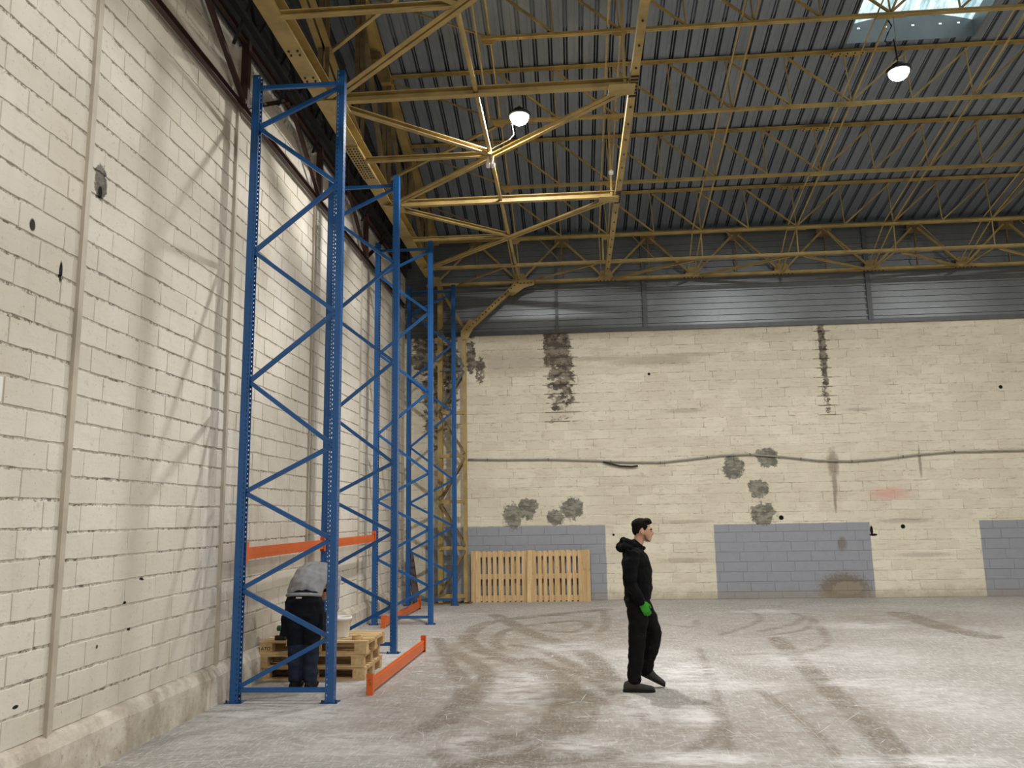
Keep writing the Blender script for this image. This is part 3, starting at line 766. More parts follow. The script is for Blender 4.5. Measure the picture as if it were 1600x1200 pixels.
for yy in (8.0, 8.55):
    for dy in (-.04, .04):
        for dx in (-.05, .05): bb.cyl((xg+dx, yy+dy, ZG-.005), (xg+dx, yy+dy, ZG+.012), .013, 8)
for q in range(14):
    for dx in (-.06, -.02, .03, .07): bb.cyl((xg+dx, 10.35+.075*q, ZG-.02), (xg+dx, 10.35+.075*q, ZG), .012, 6)
bb.build('bolts', MAT['bolt'], R)
MB().box(xg-.1, xg+.1, 10.3, 11.4, ZG-.008, ZG+.01).build('splice_plate', YEL, R)
MB().box(xg-.085, xg+.085, 11.6, 12.3, zT(11.95)-.225-.1, zT(11.95)-.2).build('splice_plate', MAT['yellow_dirty'], R)
# knee braces from the gable truss to the purlins
for k in (5, 3):
    y = PY[k]
    MB().ang((xg+.05, y+.06, ZG+(.7 if k == 5 else .5)), (XN[2], y+.06, zT(y)-.95), .06, .06, .008).build('knee_brace', YEL, R)

# wind girder along the left wall
xi, xm = XN[4], XN[2]
G2 = empty('wind_girder', (xi, 12.45, ZG), 'flat yellow bracing girder with crossing diagonals beside the gable truss on the left', 'bracing')
b = MB().prof((xi, 3.0, ZG), (xi, yo, ZG), [(-.045,-.045),(.045,-.045),(.045,.045),(.038,.045),(.038,-.037),(-.038,-.037),(-.038,.045),(-.045,.045)])
b.build('inner_chord', YEL, G2)
bb = MB()
for q in range(26): bb.cyl((xi, 5+.45*q, ZG-.062), (xi, 5+.45*q, ZG-.05), .014, 6)
for yy in (9.03, 12.45):
    for q in range(7): bb.bar((xi-.045, yy-.25+.075*q, ZG-.056), (xi+.045, yy-.25+.075*q, ZG-.056), .025, .012)
bb.build('bolts', MAT['bolt'], G2)
MB().cyl((xm, 3.0, ZG+.02), (xm, yo, ZG+.02), .03, 10).build('middle_tube', YEL, G2)
def chan(p0, p1, w, h, name):
    MB().prof(p0, p1, [(-w/2,-h/2),(w/2,-h/2),(w/2,-h/2+.01),(-w/2+.01,-h/2+.01),(-w/2+.01,h/2-.01),(w/2,h/2-.01),(w/2,h/2),(-w/2,h/2)]).build(name, YEL, G2)
def dbl(p0, p1, w, name):
    d = (Vector(p1)-Vector(p0)).normalized(); s = Vector((-d.y, d.x, 0))*(.5*w+.012)
    b = MB(); b.ang(Vector(p0)+s, Vector(p1)+s, w, w, .009, flip=-1); b.ang(Vector(p0)-s, Vector(p1)-s, w, w, .009, flip=1); b.build(name, YEL, G2)
for ya in (5.6, 9.03, 12.45, 15.92):
    if ya < 15: chan((xg+.1, ya, ZG+.01), (xi-.05, ya, ZG+.01), .08, .11, 'cross_beam')
    ym = ya+1.71
    if ya < 14:
        chan((xg+.1, ym, ZG), (xm, ym, ZG), .06, .075, 'half_cross_beam')
        dbl((xi-.06, ya+.06, ZG-.01), (xg+.12, ya+3.38, ZG-.01), .055, 'long_diagonal')
        chan((xg+.12, ya+.12, ZG), (xm, ym-.05, ZG), .07, .07, 'short_diagonal')
        MB().box(xi-.3, xi+.02, ya-.12, ya+.14, ZG-.07, ZG-.06).build('gusset', YEL, G2)
        MB().box(xg-.02, xg+.3, ya-.1, ya+.2, ZG-.06, ZG-.05).build('gusset', YEL, G2)
    for zz in (0,):
        MB().ang((xi-.1, ya, ZG), (xi-.1, ya, zT(ya)-.95), .035, .035, .006).build('hanger', YEL, G2)

# laced corner column with its knee brace
yc = 17.05; x0c, x1c = -2.80, -2.27
K = empty('laced_column', (x0c, yc, 0), 'yellow laced steel column with knee brace standing in the far left corner', 'column')
ZC = [0.16, 1.14, 2.10, 3.07, 4.0, 4.95, 5.87]
MB().box(x0c-.05, x0c+.05, yc-.08, yc+.08, 0, 6.85).build('chord', YEL, K)
MB().box(x1c-.035, x1c+.035, yc-.08, yc+.08, 0, 5.9).build('chord', YEL, K)
for q, z in enumerate(ZC):
    MB().ang((x0c, yc-.09, z), (x1c, yc-.09, z), .05, .075, .008).build('strut', YEL if z < 4.5 else MAT['galv_post'], K)
    if q+1 < len(ZC):
        a, b_ = (x0c, x1c) if q % 2 == 0 else (x1c, x0c)
        MB().ang((a, yc-.1, z+.05), (b_, yc-.1, ZC[q+1]-.05), .045, .045, .007, up=(0,1,0)).build('lacing', MAT['yellow_dirty'] if z < 3.5 else MAT['galv_post'], K)
        MB().ang((a, yc+.09, z+.05), (b_, yc+.09, ZC[q+1]-.05), .045, .045, .007, up=(0,1,0)).build('lacing', MAT['yellow_dirty'], K)
MB().ang((x1c, yc, 5.87), (x0c, yc, 6.8), .06, .06, .008, up=(0,1,0)).build('lacing', YEL, K)
kb = MB(); A = Vector((x1c+.07, yc-.05, 5.82)); B_ = Vector((-1.06, yc-.05, 6.84))
kb.bar(A, B_, .1, .1, up=(0,1,0)); kbo = kb.build('knee_brace', YEL, K)
MB().prof((x1c+.02, yc-.115, 5.8), (x1c+.02, yc-.103, 5.8), [(-.08,-.2),(.06,-.2),(.28,.2),(.12,.26),(-.08,.0)]).build('knee_plate', YEL, K)
MB().prof((-1.02, yc-.115, 6.84), (-1.02, yc-.103, 6.84), [(-.3,-.26),(-.16,-.3),(.1,-.12),(.32,-.06),(.32,.05),(-.1,.05)]).build('knee_plate', YEL, K)
bb = MB(); d = (B_-A)
for q in range(17):
    p = A + d*(q/16.0); bb.cyl((p.x, yc-.125, p.z), (p.x, yc-.1, p.z), .014, 6)
for q in range(4): bb.cyl((-1.0+.08*q, yc-.125, 6.82), (-1.0+.08*q, yc-.112, 6.82), .014, 6)
bb.build('bolts', MAT['bolt'], K)
MB().box(x0c-.14, x1c+.12, yc-.16, yc+.16, 0, .02).build('base_plate', MAT['yellow_dirty'], K)

# brown steel lattice rail fixed on the left wall
Bw = empty('wall_lattice_rail', (XL+.07, 8.2, 6.42), 'dark brown steel lattice rail fixed high on the left wall', 'steel rail')
BR = MAT['brown']
xb = XL+.07
for z in (6.42, 7.25):
    b = MB(); b.ang((xb, 2.9, z-.035), (xb, 17.0, z-.035), .05, .05, .007); b.ang((xb, 2.9, z+.035), (xb, 17.0, z+.035), .05, .05, .007); b.build('rail', BR, Bw)
for q, yy in enumerate(PIL[1:]):
    MB().bar((xb, yy, 6.42), (xb, yy, 7.25), .09, .07).build('post', BR, Bw)
    if yy < 16:
        MB().ang((xb+.02, yy-.05, 6.45), (xb+.02, yy-1.3, 7.22), .05, .05, .007).build('brace', BR, Bw)
        MB().ang((xb+.02, yy+.05, 6.45), (xb+.02, yy+1.3, 7.22), .05, .05, .007).build('brace', BR, Bw)

MAT['shaded_lattice'] = plain('shade_darkened_steel', srgb(34, 30, 28), 0.8, 0, 0.2, 5)  # near-black colour paints in the shade that lies over the upper lattice
for z in (7.3, 7.8):
    MB().bar((xb+.12, 6.4, z), (xb+.12, 17.0, z), .07, .06).build('upper_rail', MAT['shaded_lattice'], Bw)
yy = 6.5; q = 0
while yy < 16.8:
    MB().ang((xb+.12, yy, 7.32 if q % 2 else 7.78), (xb+.12, yy+.34, 7.78 if q % 2 else 7.32), .04, .04, .006).build('lacing', MAT['shaded_lattice'], Bw)
    if q % 4 == 0: MB().bar((xb, yy, 7.0), (xb+.2, yy+.1, 7.75), .035, .035).build('bracket', MAT['shaded_lattice'], Bw)
    yy += .34; q += 1

# ------------------------------------------------------------------ lamps
def emit(name, col, st):
    t = NT(name); e = t.new('ShaderNodeEmission'); e.inputs[0].default_value = col; e.inputs[1].default_value = st
    t.l.new(e.outputs[0], t.n['Material Output'].inputs['Surface']); return t.m
MAT['led'] = emit('lit_led_lens', (0.95, 0.97, 1.0, 1), 60)
LL = ['round LED high-bay lamp glowing above the bracing girder on the left', 'round LED high-bay lamp glowing below the skylight',
      'round LED high-bay lamp farther right in the same row', 'round LED high-bay lamp nearer the viewpoint by the left wall', 'round LED high-bay lamp nearer the viewpoint in the middle',
      'round LED high-bay lamp nearer the viewpoint on the right', 'round LED high-bay lamp behind the viewpoint by the left wall', 'round LED high-bay lamp behind the viewpoint in the middle', 'round LED high-bay lamp behind the viewpoint on the right']
for k, (x, y, z) in enumerate(LAMPS):
    L = empty('high_bay_lamp', (x, y, z), LL[k], 'lamp', 'LED high-bay lamps')
    MB().lathe((x, y, z), [(.15, 0.012), (.165, .02), (.165, .05), (.09, .06), (.085, .12), (.04, .13), (.02, .17)], 20).build('housing', MAT['black'], L, True)
    MB().lathe((x, y, z), [(.02, -.105), (.07, -.09), (.108, -.06), (.13, -.02), (.135, .012)], 20).build('lens', MAT['led'], L, True)
    top = zT(y)-.95 if y > 7 else zT(max(y, 1.0))-.9
    MB().tube([(x, y, z+.16), (x+.01, y+.01, (z+top)/2), (x, y, top)], .006, 6).build('suspension', MAT['cable'], L)
    ld = bpy.data.lights.new('lamp_light', 'AREA'); ld.shape = 'DISK'; ld.size = .26; ld.energy = LAMP_W*(1.7, 1.2, 1.0, .8, .9, .9, .8, .8, .8)[k]; ld.color = (1.0, 0.985, 0.96)
    lo = bpy.data.objects.new('lamp_light', ld); C.objects.link(lo); lo.parent = L; lo.location = (0, 0, -.12)
# cable of the left lamp down to the bracing, hook and rope of the other
o = MB().tube([(-.64, 10.66, 7.5), (-.70, 10.62, 7.3), (-.68, 10.55, 7.1), (-.74, 10.47, 6.99), (-1.03, 10.7, 6.97)], .003, 6).build('lamp_cable', MAT['white'], origin=(-.74, 10.47, 6.99))
setp(o, 'thin white cable running from the left lamp along the bracing diagonal', 'cable')
o = MB().tube([(4.66, 10.72, 8.62), (4.67, 10.66, 8.5), (4.60, 10.64, 8.38), (4.56, 10.66, 8.28), (4.62, 10.66, 8.2), (4.68, 10.66, 8.3), (4.70, 10.68, 8.15), (4.72, 10.7, 8.0)], .012, 6).build('rope_loop', MAT['black'], origin=(4.66, 10.72, 8.6))
setp(o, 'dark looped cord hanging beside the lamp under the skylight', 'cord')
D = empty('smoke_detector', (-1.03, 10.72, 6.8), 'pair of small white detector heads under the bracing crossing', 'detector')
for dx in (-.035, .035): MB().lathe((-1.03+dx, 10.72, 6.70), [(.01, 0), (.03, .01), (.033, .06), (.02, .1), (.02, .17)], 12).build('detector_head', MAT['white'], D, True)
o = MB().lathe((.78, 12.4, 7.24), [(.01, 0), (.04, .02), (.04, .07), (.015, .1)], 12).build('lamp_bulb', MAT['white'], origin=(.78, 12.4, 7.24), smooth=True)
setp(o, 'small white bulb hanging by the second hanger of the bracing', 'bulb')

# ------------------------------------------------------------------ pallet racking
def upright_mesh(H=6.76):
    """C section 0.10 wide (x), 0.08 deep (y), punched faces"""
    m = MB()
    w, d = .043, .045
    def strip(fa, a0, a1, cols):
        # fa(a, z) -> point ; column of slots cols=[(a0,a1)]
        pit = .05; n = int(H/pit)
        ed = [a0]
        for c0, c1 in cols: ed += [c0, c1]
        ed.append(a1)
        for i in range(len(ed)-1):
            solid = i % 2 == 0
            if solid: m.add([fa(ed[i],0), fa(ed[i+1],0), fa(ed[i+1],H), fa(ed[i],H)], [(0,1,2,3)])
            else:
                V = []; Fc = []; z = 0
                for k in range(n):
                    z1 = (k+.32)*pit; V += [fa(ed[i], z), fa(ed[i+1], z), fa(ed[i+1], z1), fa(ed[i], z1)]; q = len(V)-4; Fc.append((q,q+1,q+2,q+3)); z = (k+.68)*pit
                V += [fa(ed[i], z), fa(ed[i+1], z), fa(ed[i+1], H), fa(ed[i], H)]; q = len(V)-4; Fc.append((q,q+1,q+2,q+3))
                m.add(V, Fc)
    # outer face (+x) carries two rows of beam slots, both sides a row of bolt holes near the open back
    strip(lambda a, z: (a, -d, z), -w, w, [(-w+.014, -w+.023)]); strip(lambda a, z: (a, d, z), -w, w, [(-w+.014, -w+.023)])
    strip(lambda a, z: (w, a, z), -d, d, [(-.026, -.018), (.018, .026)])
    strip(lambda a, z: (-w, a, z), -d, -d+.014, []); strip(lambda a, z: (-w, a, z), d-.014, d, [])
    return m
def frame(y, lab):
    xl, xr = -3.42, -2.45
    Fm = empty('rack_frame', ((xl+xr)/2, y, 0), lab, 'rack frame', 'upright rack frames along the left wall')
    for xx in (xl, xr):
        U = empty('upright', (xx-(xl+xr)/2, 0, 0)); U.parent = Fm
        o = bpy.data.objects.new('upright_profile', UPM); C.objects.link(o); o.parent = U; o.rotation_euler = (0, 0, math.pi if xx == xl else 0)
        # front flange with two rows of punched holes, facing along the beam side
        MB().box(xx-.085, xx+.085, y-.07, y+.07, 0, .008).build('foot_plate', MAT['blue'], U)
        bb = MB()
        for dx in (-.07, .07): bb.cyl((xx+dx, y-.045, .008), (xx+dx, y-.045, .03), .01, 6)
        bb.build('anchor_bolts', MAT['bolt'], U)
    xa, xb_ = xl+.04, xr-.04
    Z = [.14, .62, 1.10, 1.59, 2.08, 2.55, 3.25, 3.98, 4.69, 5.43, 6.14, 6.58]
    for q in range(len(Z)-1):
        a, b = (xa, xb_) if q % 2 == 0 else (xb_, xa)
        MB().prof((a, y, Z[q]+.012), (b, y, Z[q+1]-.012), [(-.018,-.022),(.018,-.022),(.018,.022),(-.018,.022)]).build('brace', MAT['blue'], Fm)
    MB().bar((xa, y, .12), (xb_, y, .12), .036, .045).build('horizontal', MAT['blue'], Fm)
    MB().bar((xa, y, 6.62), (xb_, y, 6.62), .036, .045).build('horizontal', MAT['blue'], Fm)
um = upright_mesh(); UPM = bpy.data.meshes.new('upright_profile'); UPM.from_pydata(um.V, [], um.F); UPM.materials.append(MAT['blue']); UPM.update()
# the punched front face is added as its own strip with two hole columns
RY = [8.16, 11.0, 13.85, 16.68]
for yy, lb in zip(RY, ('tall blue rack frame nearest the viewpoint, in front of the bending worker', 'tall blue rack frame second from the viewpoint, beside the pallet stack',
                       'tall blue rack frame third from the viewpoint', 'tall blue rack frame farthest back, by the corner column')):
    frame(yy, lb)

def beam(name_lab, p, L, ang_z, hole_mark=False, tilt=0.0, group=None):
    """orange box beam along local y with end connectors; p = middle bottom"""
    Bm = empty('rack_beam', p, name_lab, 'rack beam', group)
    R_ = Matrix.Rotation(ang_z, 4, 'Z')
    def tr(m): m.V = [tuple((R_ @ Vector(v)) + Vector(p)) for v in m.V]; return m
    b = MB().prof((0, -L/2, 0), (0, L/2, 0), [(-.022, .03), (.022, .03), (.022, .14), (.0, .14), (.0, .15), (-.022, .15)]); tr(b).build('beam', MAT['orange'], Bm)
    b = MB().box(.0225, .0245, -L/2+.02, L/2-.02, .07, .082); tr(b).build('rib', MAT['orange'], Bm)
    for s in (-1, 1):
        b = MB().box(-.03, .032, s*L/2-.003, s*L/2+.003, 0, .21); b.box(-.034, -.03, s*L/2-.035 if s > 0 else s*L/2, s*L/2 if s > 0 else s*L/2+.035, 0, .21); b.box(.03, .034, (s*L/2-.06) if s > 0 else s*L/2, s*L/2 if s > 0 else s*L/2+.06, 0, .21)
        c_ = tr(b).build('connector', MAT['orange'], Bm)
        if hole_mark and s < 0:
            q = MB().tube([(.012, -L/2-.0045, .155), (-.008, -L/2-.0045, .15), (-.012, -L/2-.0045, .135), (.01, -L/2-.0045, .125), (.012, -L/2-.0045, .108), (-.01, -L/2-.0045, .10)], .0022, 5)
            tr(q).build('marker_scribble', MAT['black'], c_)
    return Bm
beam('orange rack beam lying on the open floor in front of the pallet stack', (-2.10, 9.80, 0), 2.66, math.radians(-1.5), True)
beam('orange rack beam lying on the floor along the left wall near the third frame', (-3.12, 14.75, 0), 2.7, math.radians(-2))
beam('orange rack beam hung between the first and second frames on the wall side', (-3.42, 9.58, 1.36), 2.70, 0)
beam('orange rack beam hung between the second and third frames on the wall side', (-3.42, 12.425, 1.36), 2.70, 0)
st_ = beam('orange rack beam standing on end beside the second frame against the wall', (-3.53, 13.0, 0), 0.9, 0) if False else None

# ------------------------------------------------------------------ pallets
def euro_pallet(cx_, cy_, z, rz, lab, text=False):
    """1.2 (x) x 0.8 (y) four-way pallet, boards along x seen from the long side"""
    P = empty('wooden_pallet', (cx_, cy_, z), lab, 'pallet', 'pallets stacked under the rack'); P.rotation_euler = (0, 0, rz)
    o0 = Vector((cx_, cy_, z))
    def b(name, x0, x1, y0, y1, z0, z1, m):
        return MB().box(o0.x+x0, o0.x+x1, o0.y+y0, o0.y+y1, o0.z+z0, o0.z+z1).build(name, MAT[m], P)
    Lx, Ly = 1.24, .82
    for k in range(3):
        yy = -Ly/2 + (Ly-.1)*k/2
        b('bottom_board', -Lx/2, Lx/2, yy, yy+.1, 0, .02, 'wood_x')
        for q in range(3):
            xx = -Lx/2+(Lx-.14)*q/2; bl = b('spacer_block', xx, xx+.14, yy, yy+.1, .02, .098, 'wood_y')
            if text and k == 0 and q == 0:
                cu_ = bpy.data.curves.new('stamp', 'FONT'); cu_.body = 'ATO'; cu_.size = .055; cu_.align_x = 'CENTER'; cu_.align_y = 'CENTER'; cu_.extrude = .0005
                tmp = bpy.data.objects.new('stamp_curve', cu_); C.objects.link(tmp); tm_ = bpy.data.meshes.new_from_object(tmp.evaluated_get(bpy.context.evaluated_depsgraph_get())); bpy.data.objects.remove(tmp, do_unlink=True)
                tm_.materials.clear(); tm_.materials.append(MAT['black']); tx = bpy.data.objects.new('stamp', tm_); C.objects.link(tx); tx.parent = bl
                tx.location = (xx+.07, yy-.002, .06); tx.rotation_euler = (math.pi/2, 0, 0)
    for q in range(3):
        xx = -Lx/2+(Lx-.14)*q/2; b('cross_board', xx, xx+.14, -Ly/2, Ly/2, .098, .12, 'wood_y')
    for k in range(7):
        yy = -Ly/2+(Ly-.09)*k/6; b('deck_board', -Lx/2-random.uniform(0,.01), Lx/2+random.uniform(0,.01), yy, yy+.09, .12, .142, 'wood_x')
euro_pallet(-3.0, 9.63, 0, .0, 'wooden pallet at the bottom of the stack of three', False)
euro_pallet(-3.02, 9.61, .143, .012, 'wooden pallet in the middle of the stack of three', False)
euro_pallet(-2.97, 9.62, .286, -.02, 'wooden pallet on top of the stack of three under the white bucket', True)
ZP = .429
bk = empty('bucket', (-2.76, 9.52, ZP), 'white plastic bucket standing on the pallet stack', 'bucket')
MB().lathe((-2.76, 9.52, ZP), [(.105, 0), (.108, .01), (.124, .215), (.134, .216), (.134, .195), (.140, .195), (.140, .23), (.124, .23), (.118, .225), (.1, .02)], 28).build('shell', MAT['white'], bk, True)
hd = [(-2.76+.142*math.cos(a), 9.52+.142*math.sin(a)*.55-.08*math.sin(a), ZP+.205-.1*math.sin(a)) for a in [math.pi*i/12 for i in range(13)]]
MB().tube(hd, .0035, 6).build('handle', MAT['cable'], bk)
tp = empty('tape_roll', (-2.50, 9.33, ZP), 'roll of brown tape lying on the edge of the top pallet', 'tape roll')
b = MB(); n = 24; V = []; Fc = []
for i in range(n):
    a = 2*math.pi*i/n
    for r_, z_ in ((.06, 0), (.06, .045), (.042, .045), (.042, 0)): V.append((-2.50+r_*math.cos(a), 9.33+r_*math.sin(a), ZP+z_))
for i in range(n):
    j = (i+1) % n
    for q in range(4): Fc.append((i*4+q, j*4+q, j*4+(q+1) % 4, i*4+(q+1) % 4))
mobj('roll', V, Fc, MAT['wood_x'], tp)
dr = empty('cordless_drill', (-3.35, 9.320, ZP), 'black and green cordless drill lying on the top pallet left of the worker', 'drill')
MAT['green_tool'] = plain('green_tool_plastic', srgb(26, 84, 62), 0.45)
MB().cyl((-3.43, 9.320, ZP+.13), (-3.27, 9.300, ZP+.13), .032, 12).build('motor_housing', MAT['green_tool'], dr)
MB().cyl((-3.27, 9.300, ZP+.13), (-3.19, 9.290, ZP+.13), .022, 12, .012).build('chuck', MAT['black'], dr)
MB().prof((-3.39, 9.315, ZP+.02), (-3.37, 9.315, ZP+.12), [(-.02,-.018),(.02,-.018),(.02,.018),(-.02,.018)]).build('grip', MAT['black'], dr)
MB().box(-3.45, -3.33, 9.28, 9.35, ZP, ZP+.05).build('battery', MAT['black'], dr)

def wall_pallet(x0, lab, mirror):
    """1.2 wide, 1.04 high pallet stood against the back wall, deck boards vertical"""
    P = empty('wooden_pallet', (x0+.6, 17.28, 0), lab, 'pallet', 'pallets stood against the back wall')
    y0, y1 = 17.25, 17.385; H = 1.05; Wd = 1.25
    gaps = [.215, .325, .435, .545, .685, .795, .905, 1.02]
    if mirror: gaps = [.13, .24, .35, .465, .60, .71, .83, .94]
    gaps = [g*Wd/1.2 for g in gaps]
    ed = [0.0]
    for g in gaps: ed += [g-.018, g+.018]
    ed.append(Wd)
    for i in range(0, len(ed), 2):
        a, b_ = ed[i], ed[i+1]; nb = max(1, round((b_-a)/.085))
        for q in range(nb):
            xa = x0+a+(b_-a)*q/nb; xb2 = x0+a+(b_-a)*(q+1)/nb-.003
            j = random.uniform(-.008, .008)
            MB().box(xa, xb2, y0+random.uniform(0, .004), y0+.02, .0, H+j).build('deck_board', MAT['wood_z'], P)
    for z0, z1 in ((.02, .13), (.47, .575), (.93, 1.03)):
        MB().box(x0, x0+Wd, y0+.021, y0+.043, z0, z1).build('cross_board', MAT['wood_x'], P)
        for q in range(3):
            xx = x0+(Wd-.14)*q/2; MB().box(xx, xx+.14, y0+.044, y0+.118, z0, z1).build('spacer_block', MAT['wood_y'], P)
    for q in range(3):
        xx = x0+(Wd-.1)*q/2; MB().box(xx, xx+.1, y0+.119, y1, 0, H).build('bottom_board', MAT['wood_z'], P)
    for xx in (.16, .33, .5, .72, .88):
        MB().box(x0+xx*Wd, x0+xx*Wd+.07, y0+.119, y1, .02, H-.03).build('bottom_board', MAT['wood_z'], P) if mirror != (xx > .5) else None
wall_pallet(-2.19, 'wooden pallet stood upright against the grey patch, the left one of two', False)
wall_pallet(-.92, 'wooden pallet stood upright against the grey patch, the right one of two', True)
o = MB().prof((-.955, 17.14, 0), (-.93, 17.236, 1.06), [(-.045,-.012),(.045,-.012),(.045,.012),(-.045,.012)], up=(0,-1,0)).build('wooden_plank', MAT['wood_z'], origin=(-.955, 17.14, 0))
setp(o, 'dirty wooden plank leaning over the joint between the two upright pallets', 'plank')

# ------------------------------------------------------------------ cable on the back wall, paper, corner debris
pts = [(-2.25, 3.02), (-1.4, 2.99), (-.5, 2.98), (.5, 2.93), (1.2, 2.88), (1.9, 2.86), (2.6, 2.92), (3.2, 2.98), (3.8, 2.99), (4.5, 2.92), (5.2, 2.83), (5.9, 2.80), (6.6, 2.84), (7.3, 2.91), (8.0, 2.95), (9.0, 2.95), (10.5, 2.95)]
sm = []
for i in range(len(pts)-1):
    for k in range(4): s = k/4; sm.append((pts[i][0]*(1-s)+pts[i+1][0]*s, YB-.035, pts[i][1]*(1-s)+pts[i+1][1]*s))
sm.append((pts[-1][0], YB-.035, pts[-1][1]))
cb = empty('wall_cable', (4, YB-.035, 2.9), 'thick grey cable sagging in waves across the back wall', 'cable')
MB().tube(sm, .019, 8).build('cable_run', MAT['cable'], cb, True)
for k in range(2, len(sm)-1, 6):
    q = sm[k]; MB().box(q[0]-.009, q[0]+.009, YB-.058, YB-.006, q[2]-.024, q[2]+.024).build('clip', MAT['galv_post'], cb)
o = MB().tube([(.68, YB-.05, 2.90), (.85, YB-.05, 2.85), (1.05, YB-.05, 2.80), (1.3, YB-.05, 2.785), (1.42, YB-.05, 2.80)], .02, 8).build('cable_offcut', MAT['black'], origin=(1.1, YB-.05, 2.8))
setp(o, 'short dark cable end hanging just under the long grey cable', 'cable')
o = MB().box(XL+.0045, XL+.0065, 4.66, 4.84, 2.58, 2.74).build('paper_sheet', MAT['white'], origin=(XL, 4.75, 2.65))
setp(o, 'small white paper sheet stuck on the left block wall', 'paper')
o = MB().prof((-3.28, 16.9, 0), (-3.5, 17.25, 1.02), [(-.07,-.02),(.07,-.02),(.07,.02),(-.07,.02)]).build('dirty_board', MAT['brown'], origin=(-3.28, 16.9, 0))
setp(o, 'dirty dark board leaning in the corner behind the farthest rack frame', 'board')
o = MB().box(-2.42, -2.2, 16.95, 17.12, 0.0, .03).box(-2.38, -2.28, 16.99, 17.08, .03, .05).build('floor_debris', MAT['black'], origin=(-2.3, 17.05, 0))
setp(o, 'small black scrap on the floor by the foot of the corner column', 'scrap')

# ------------------------------------------------------------------ people
def cloth(name, col, var=0.15, rough=0.85, spots=None):
    t = NT(name); n = t.noise(t.pos(), 14, 4)
    c = t.mix(t.ramp(n, 0.35, 0.7), col, tuple(x*(1-2*var) for x in col[:3])+(1,))
    if spots:
        n2 = t.noise(t.pos(), 26, 4, 0.7); c = t.mix(t.ramp(n2, 0.66, 0.74, 0, 0.8), c, spots)
    return t.out(c, rough, 0, 0.12)
MAT['skin'] = plain('skin', srgb(196, 150, 124), 0.55, 0, 0.05, 8)
MAT['stubble'] = plain('short_stubble', srgb(112, 82, 68), 0.7, 0, 0.1, 30)
MAT['hair'] = plain('dark_hair', srgb(20, 16, 14), 0.9, 0, 0.1, 30, 0.15)
MAT['hoodie'] = cloth('black_hoodie_cloth', srgb(15, 15, 17))
MAT['trousers'] = cloth('black_work_trousers', srgb(19, 18, 19), spots=srgb(80, 76, 70))
MAT['shoe'] = cloth('charcoal_shoe', srgb(62, 60, 58), 0.1, 0.8)
MAT['sole'] = cloth('dark_sole', srgb(38, 36, 34))
MAT['glove'] = cloth('green_glove', srgb(62, 150, 52), 0.08, 0.7)
MAT['sweater'] = cloth('grey_sweatshirt', srgb(152, 152, 154), 0.08)
MAT['navy'] = cloth('dark_navy_trousers', srgb(26, 28, 36), spots=srgb(70, 74, 84))
MAT['denim'] = cloth('worn_dark_blue_trouser_leg', srgb(40, 47, 62))

def remesh(name, mb, mat, parent, voxel=.01, smooth_it=4, folds=0.0, fsc=9.0):
    me = bpy.data.meshes.new('tmp'); me.from_pydata(mb.V, [], mb.F); me.update()
    bm = bmesh.new(); bm.from_mesh(me); bmesh.ops.recalc_face_normals(bm, faces=bm.faces); bm.to_mesh(me); bm.free()
    o = bpy.data.objects.new('tmp', me); C.objects.link(o)
    m = o.modifiers.new('r', 'REMESH'); m.mode = 'VOXEL'; m.voxel_size = voxel; m.use_smooth_shade = True
    s = o.modifiers.new('s', 'SMOOTH'); s.iterations = smooth_it; s.factor = .5
    dg = bpy.context.evaluated_depsgraph_get(); ev = o.evaluated_get(dg)
    nm = bpy.data.meshes.new_from_object(ev)
    V = [v.co.copy() for v in nm.vertices]
    if folds:
        N = [v.normal.copy() for v in nm.vertices]
        for i, v in enumerate(V):
            f = mnoise.noise(Vector((v.x*fsc, v.y*fsc, v.z*fsc*1.7)))+.5*mnoise.noise(v*fsc*2.3)
            V[i] = v+N[i]*f*folds
    Fc = [tuple(p.vertices) for p in nm.polygons]
    bpy.data.objects.remove(o, do_unlink=True)
    return mobj(name, V, Fc, mat, parent, True)

def limb(mb, pts, radii, flat=None):
    """tapered limb; radii scalars or (a,b); flat: direction for b axis"""
    pts = [Vector(p) for p in pts]; R_ = []
    for k, p in enumerate(pts):
        d = (pts[min(k+1, len(pts)-1)]-pts[max(k-1, 0)]).normalized()
        ref = Vector(flat) if flat else (Vector((0,1,0)) if abs(d.y) < .8 else Vector((0,0,1)))
        A = ref.cross(d).normalized(); B = d.cross(A).normalized()
        r = radii[k]; ra, rb = (r, r) if not isinstance(r, tuple) else r
        R_.append((p, A*ra, B*rb))
    # rounded ends
    d0 = (pts[0]-pts[1]).normalized(); d1 = (pts[-1]-pts[-2]).normalized()
    f = R_[0]; l = R_[-1]
    R_ = [(f[0]+d0*f[1].length*.55, f[1]*.55, f[2]*.55)] + R_ + [(l[0]+d1*l[1].length*.55, l[1]*.55, l[2]*.55)]
    mb.ring(R_); return mb
def blob(mb, c, rx, ry, rz, n=7):
    R_ = []
    for k in range(n):
        a = -math.pi/2+math.pi*(k+.5)/n
        R_.append(((c[0], c[1], c[2]+rz*math.sin(a)), (rx*math.cos(a), 0, 0), (0, ry*math.cos(a), 0)))
    mb.ring(R_); return mb

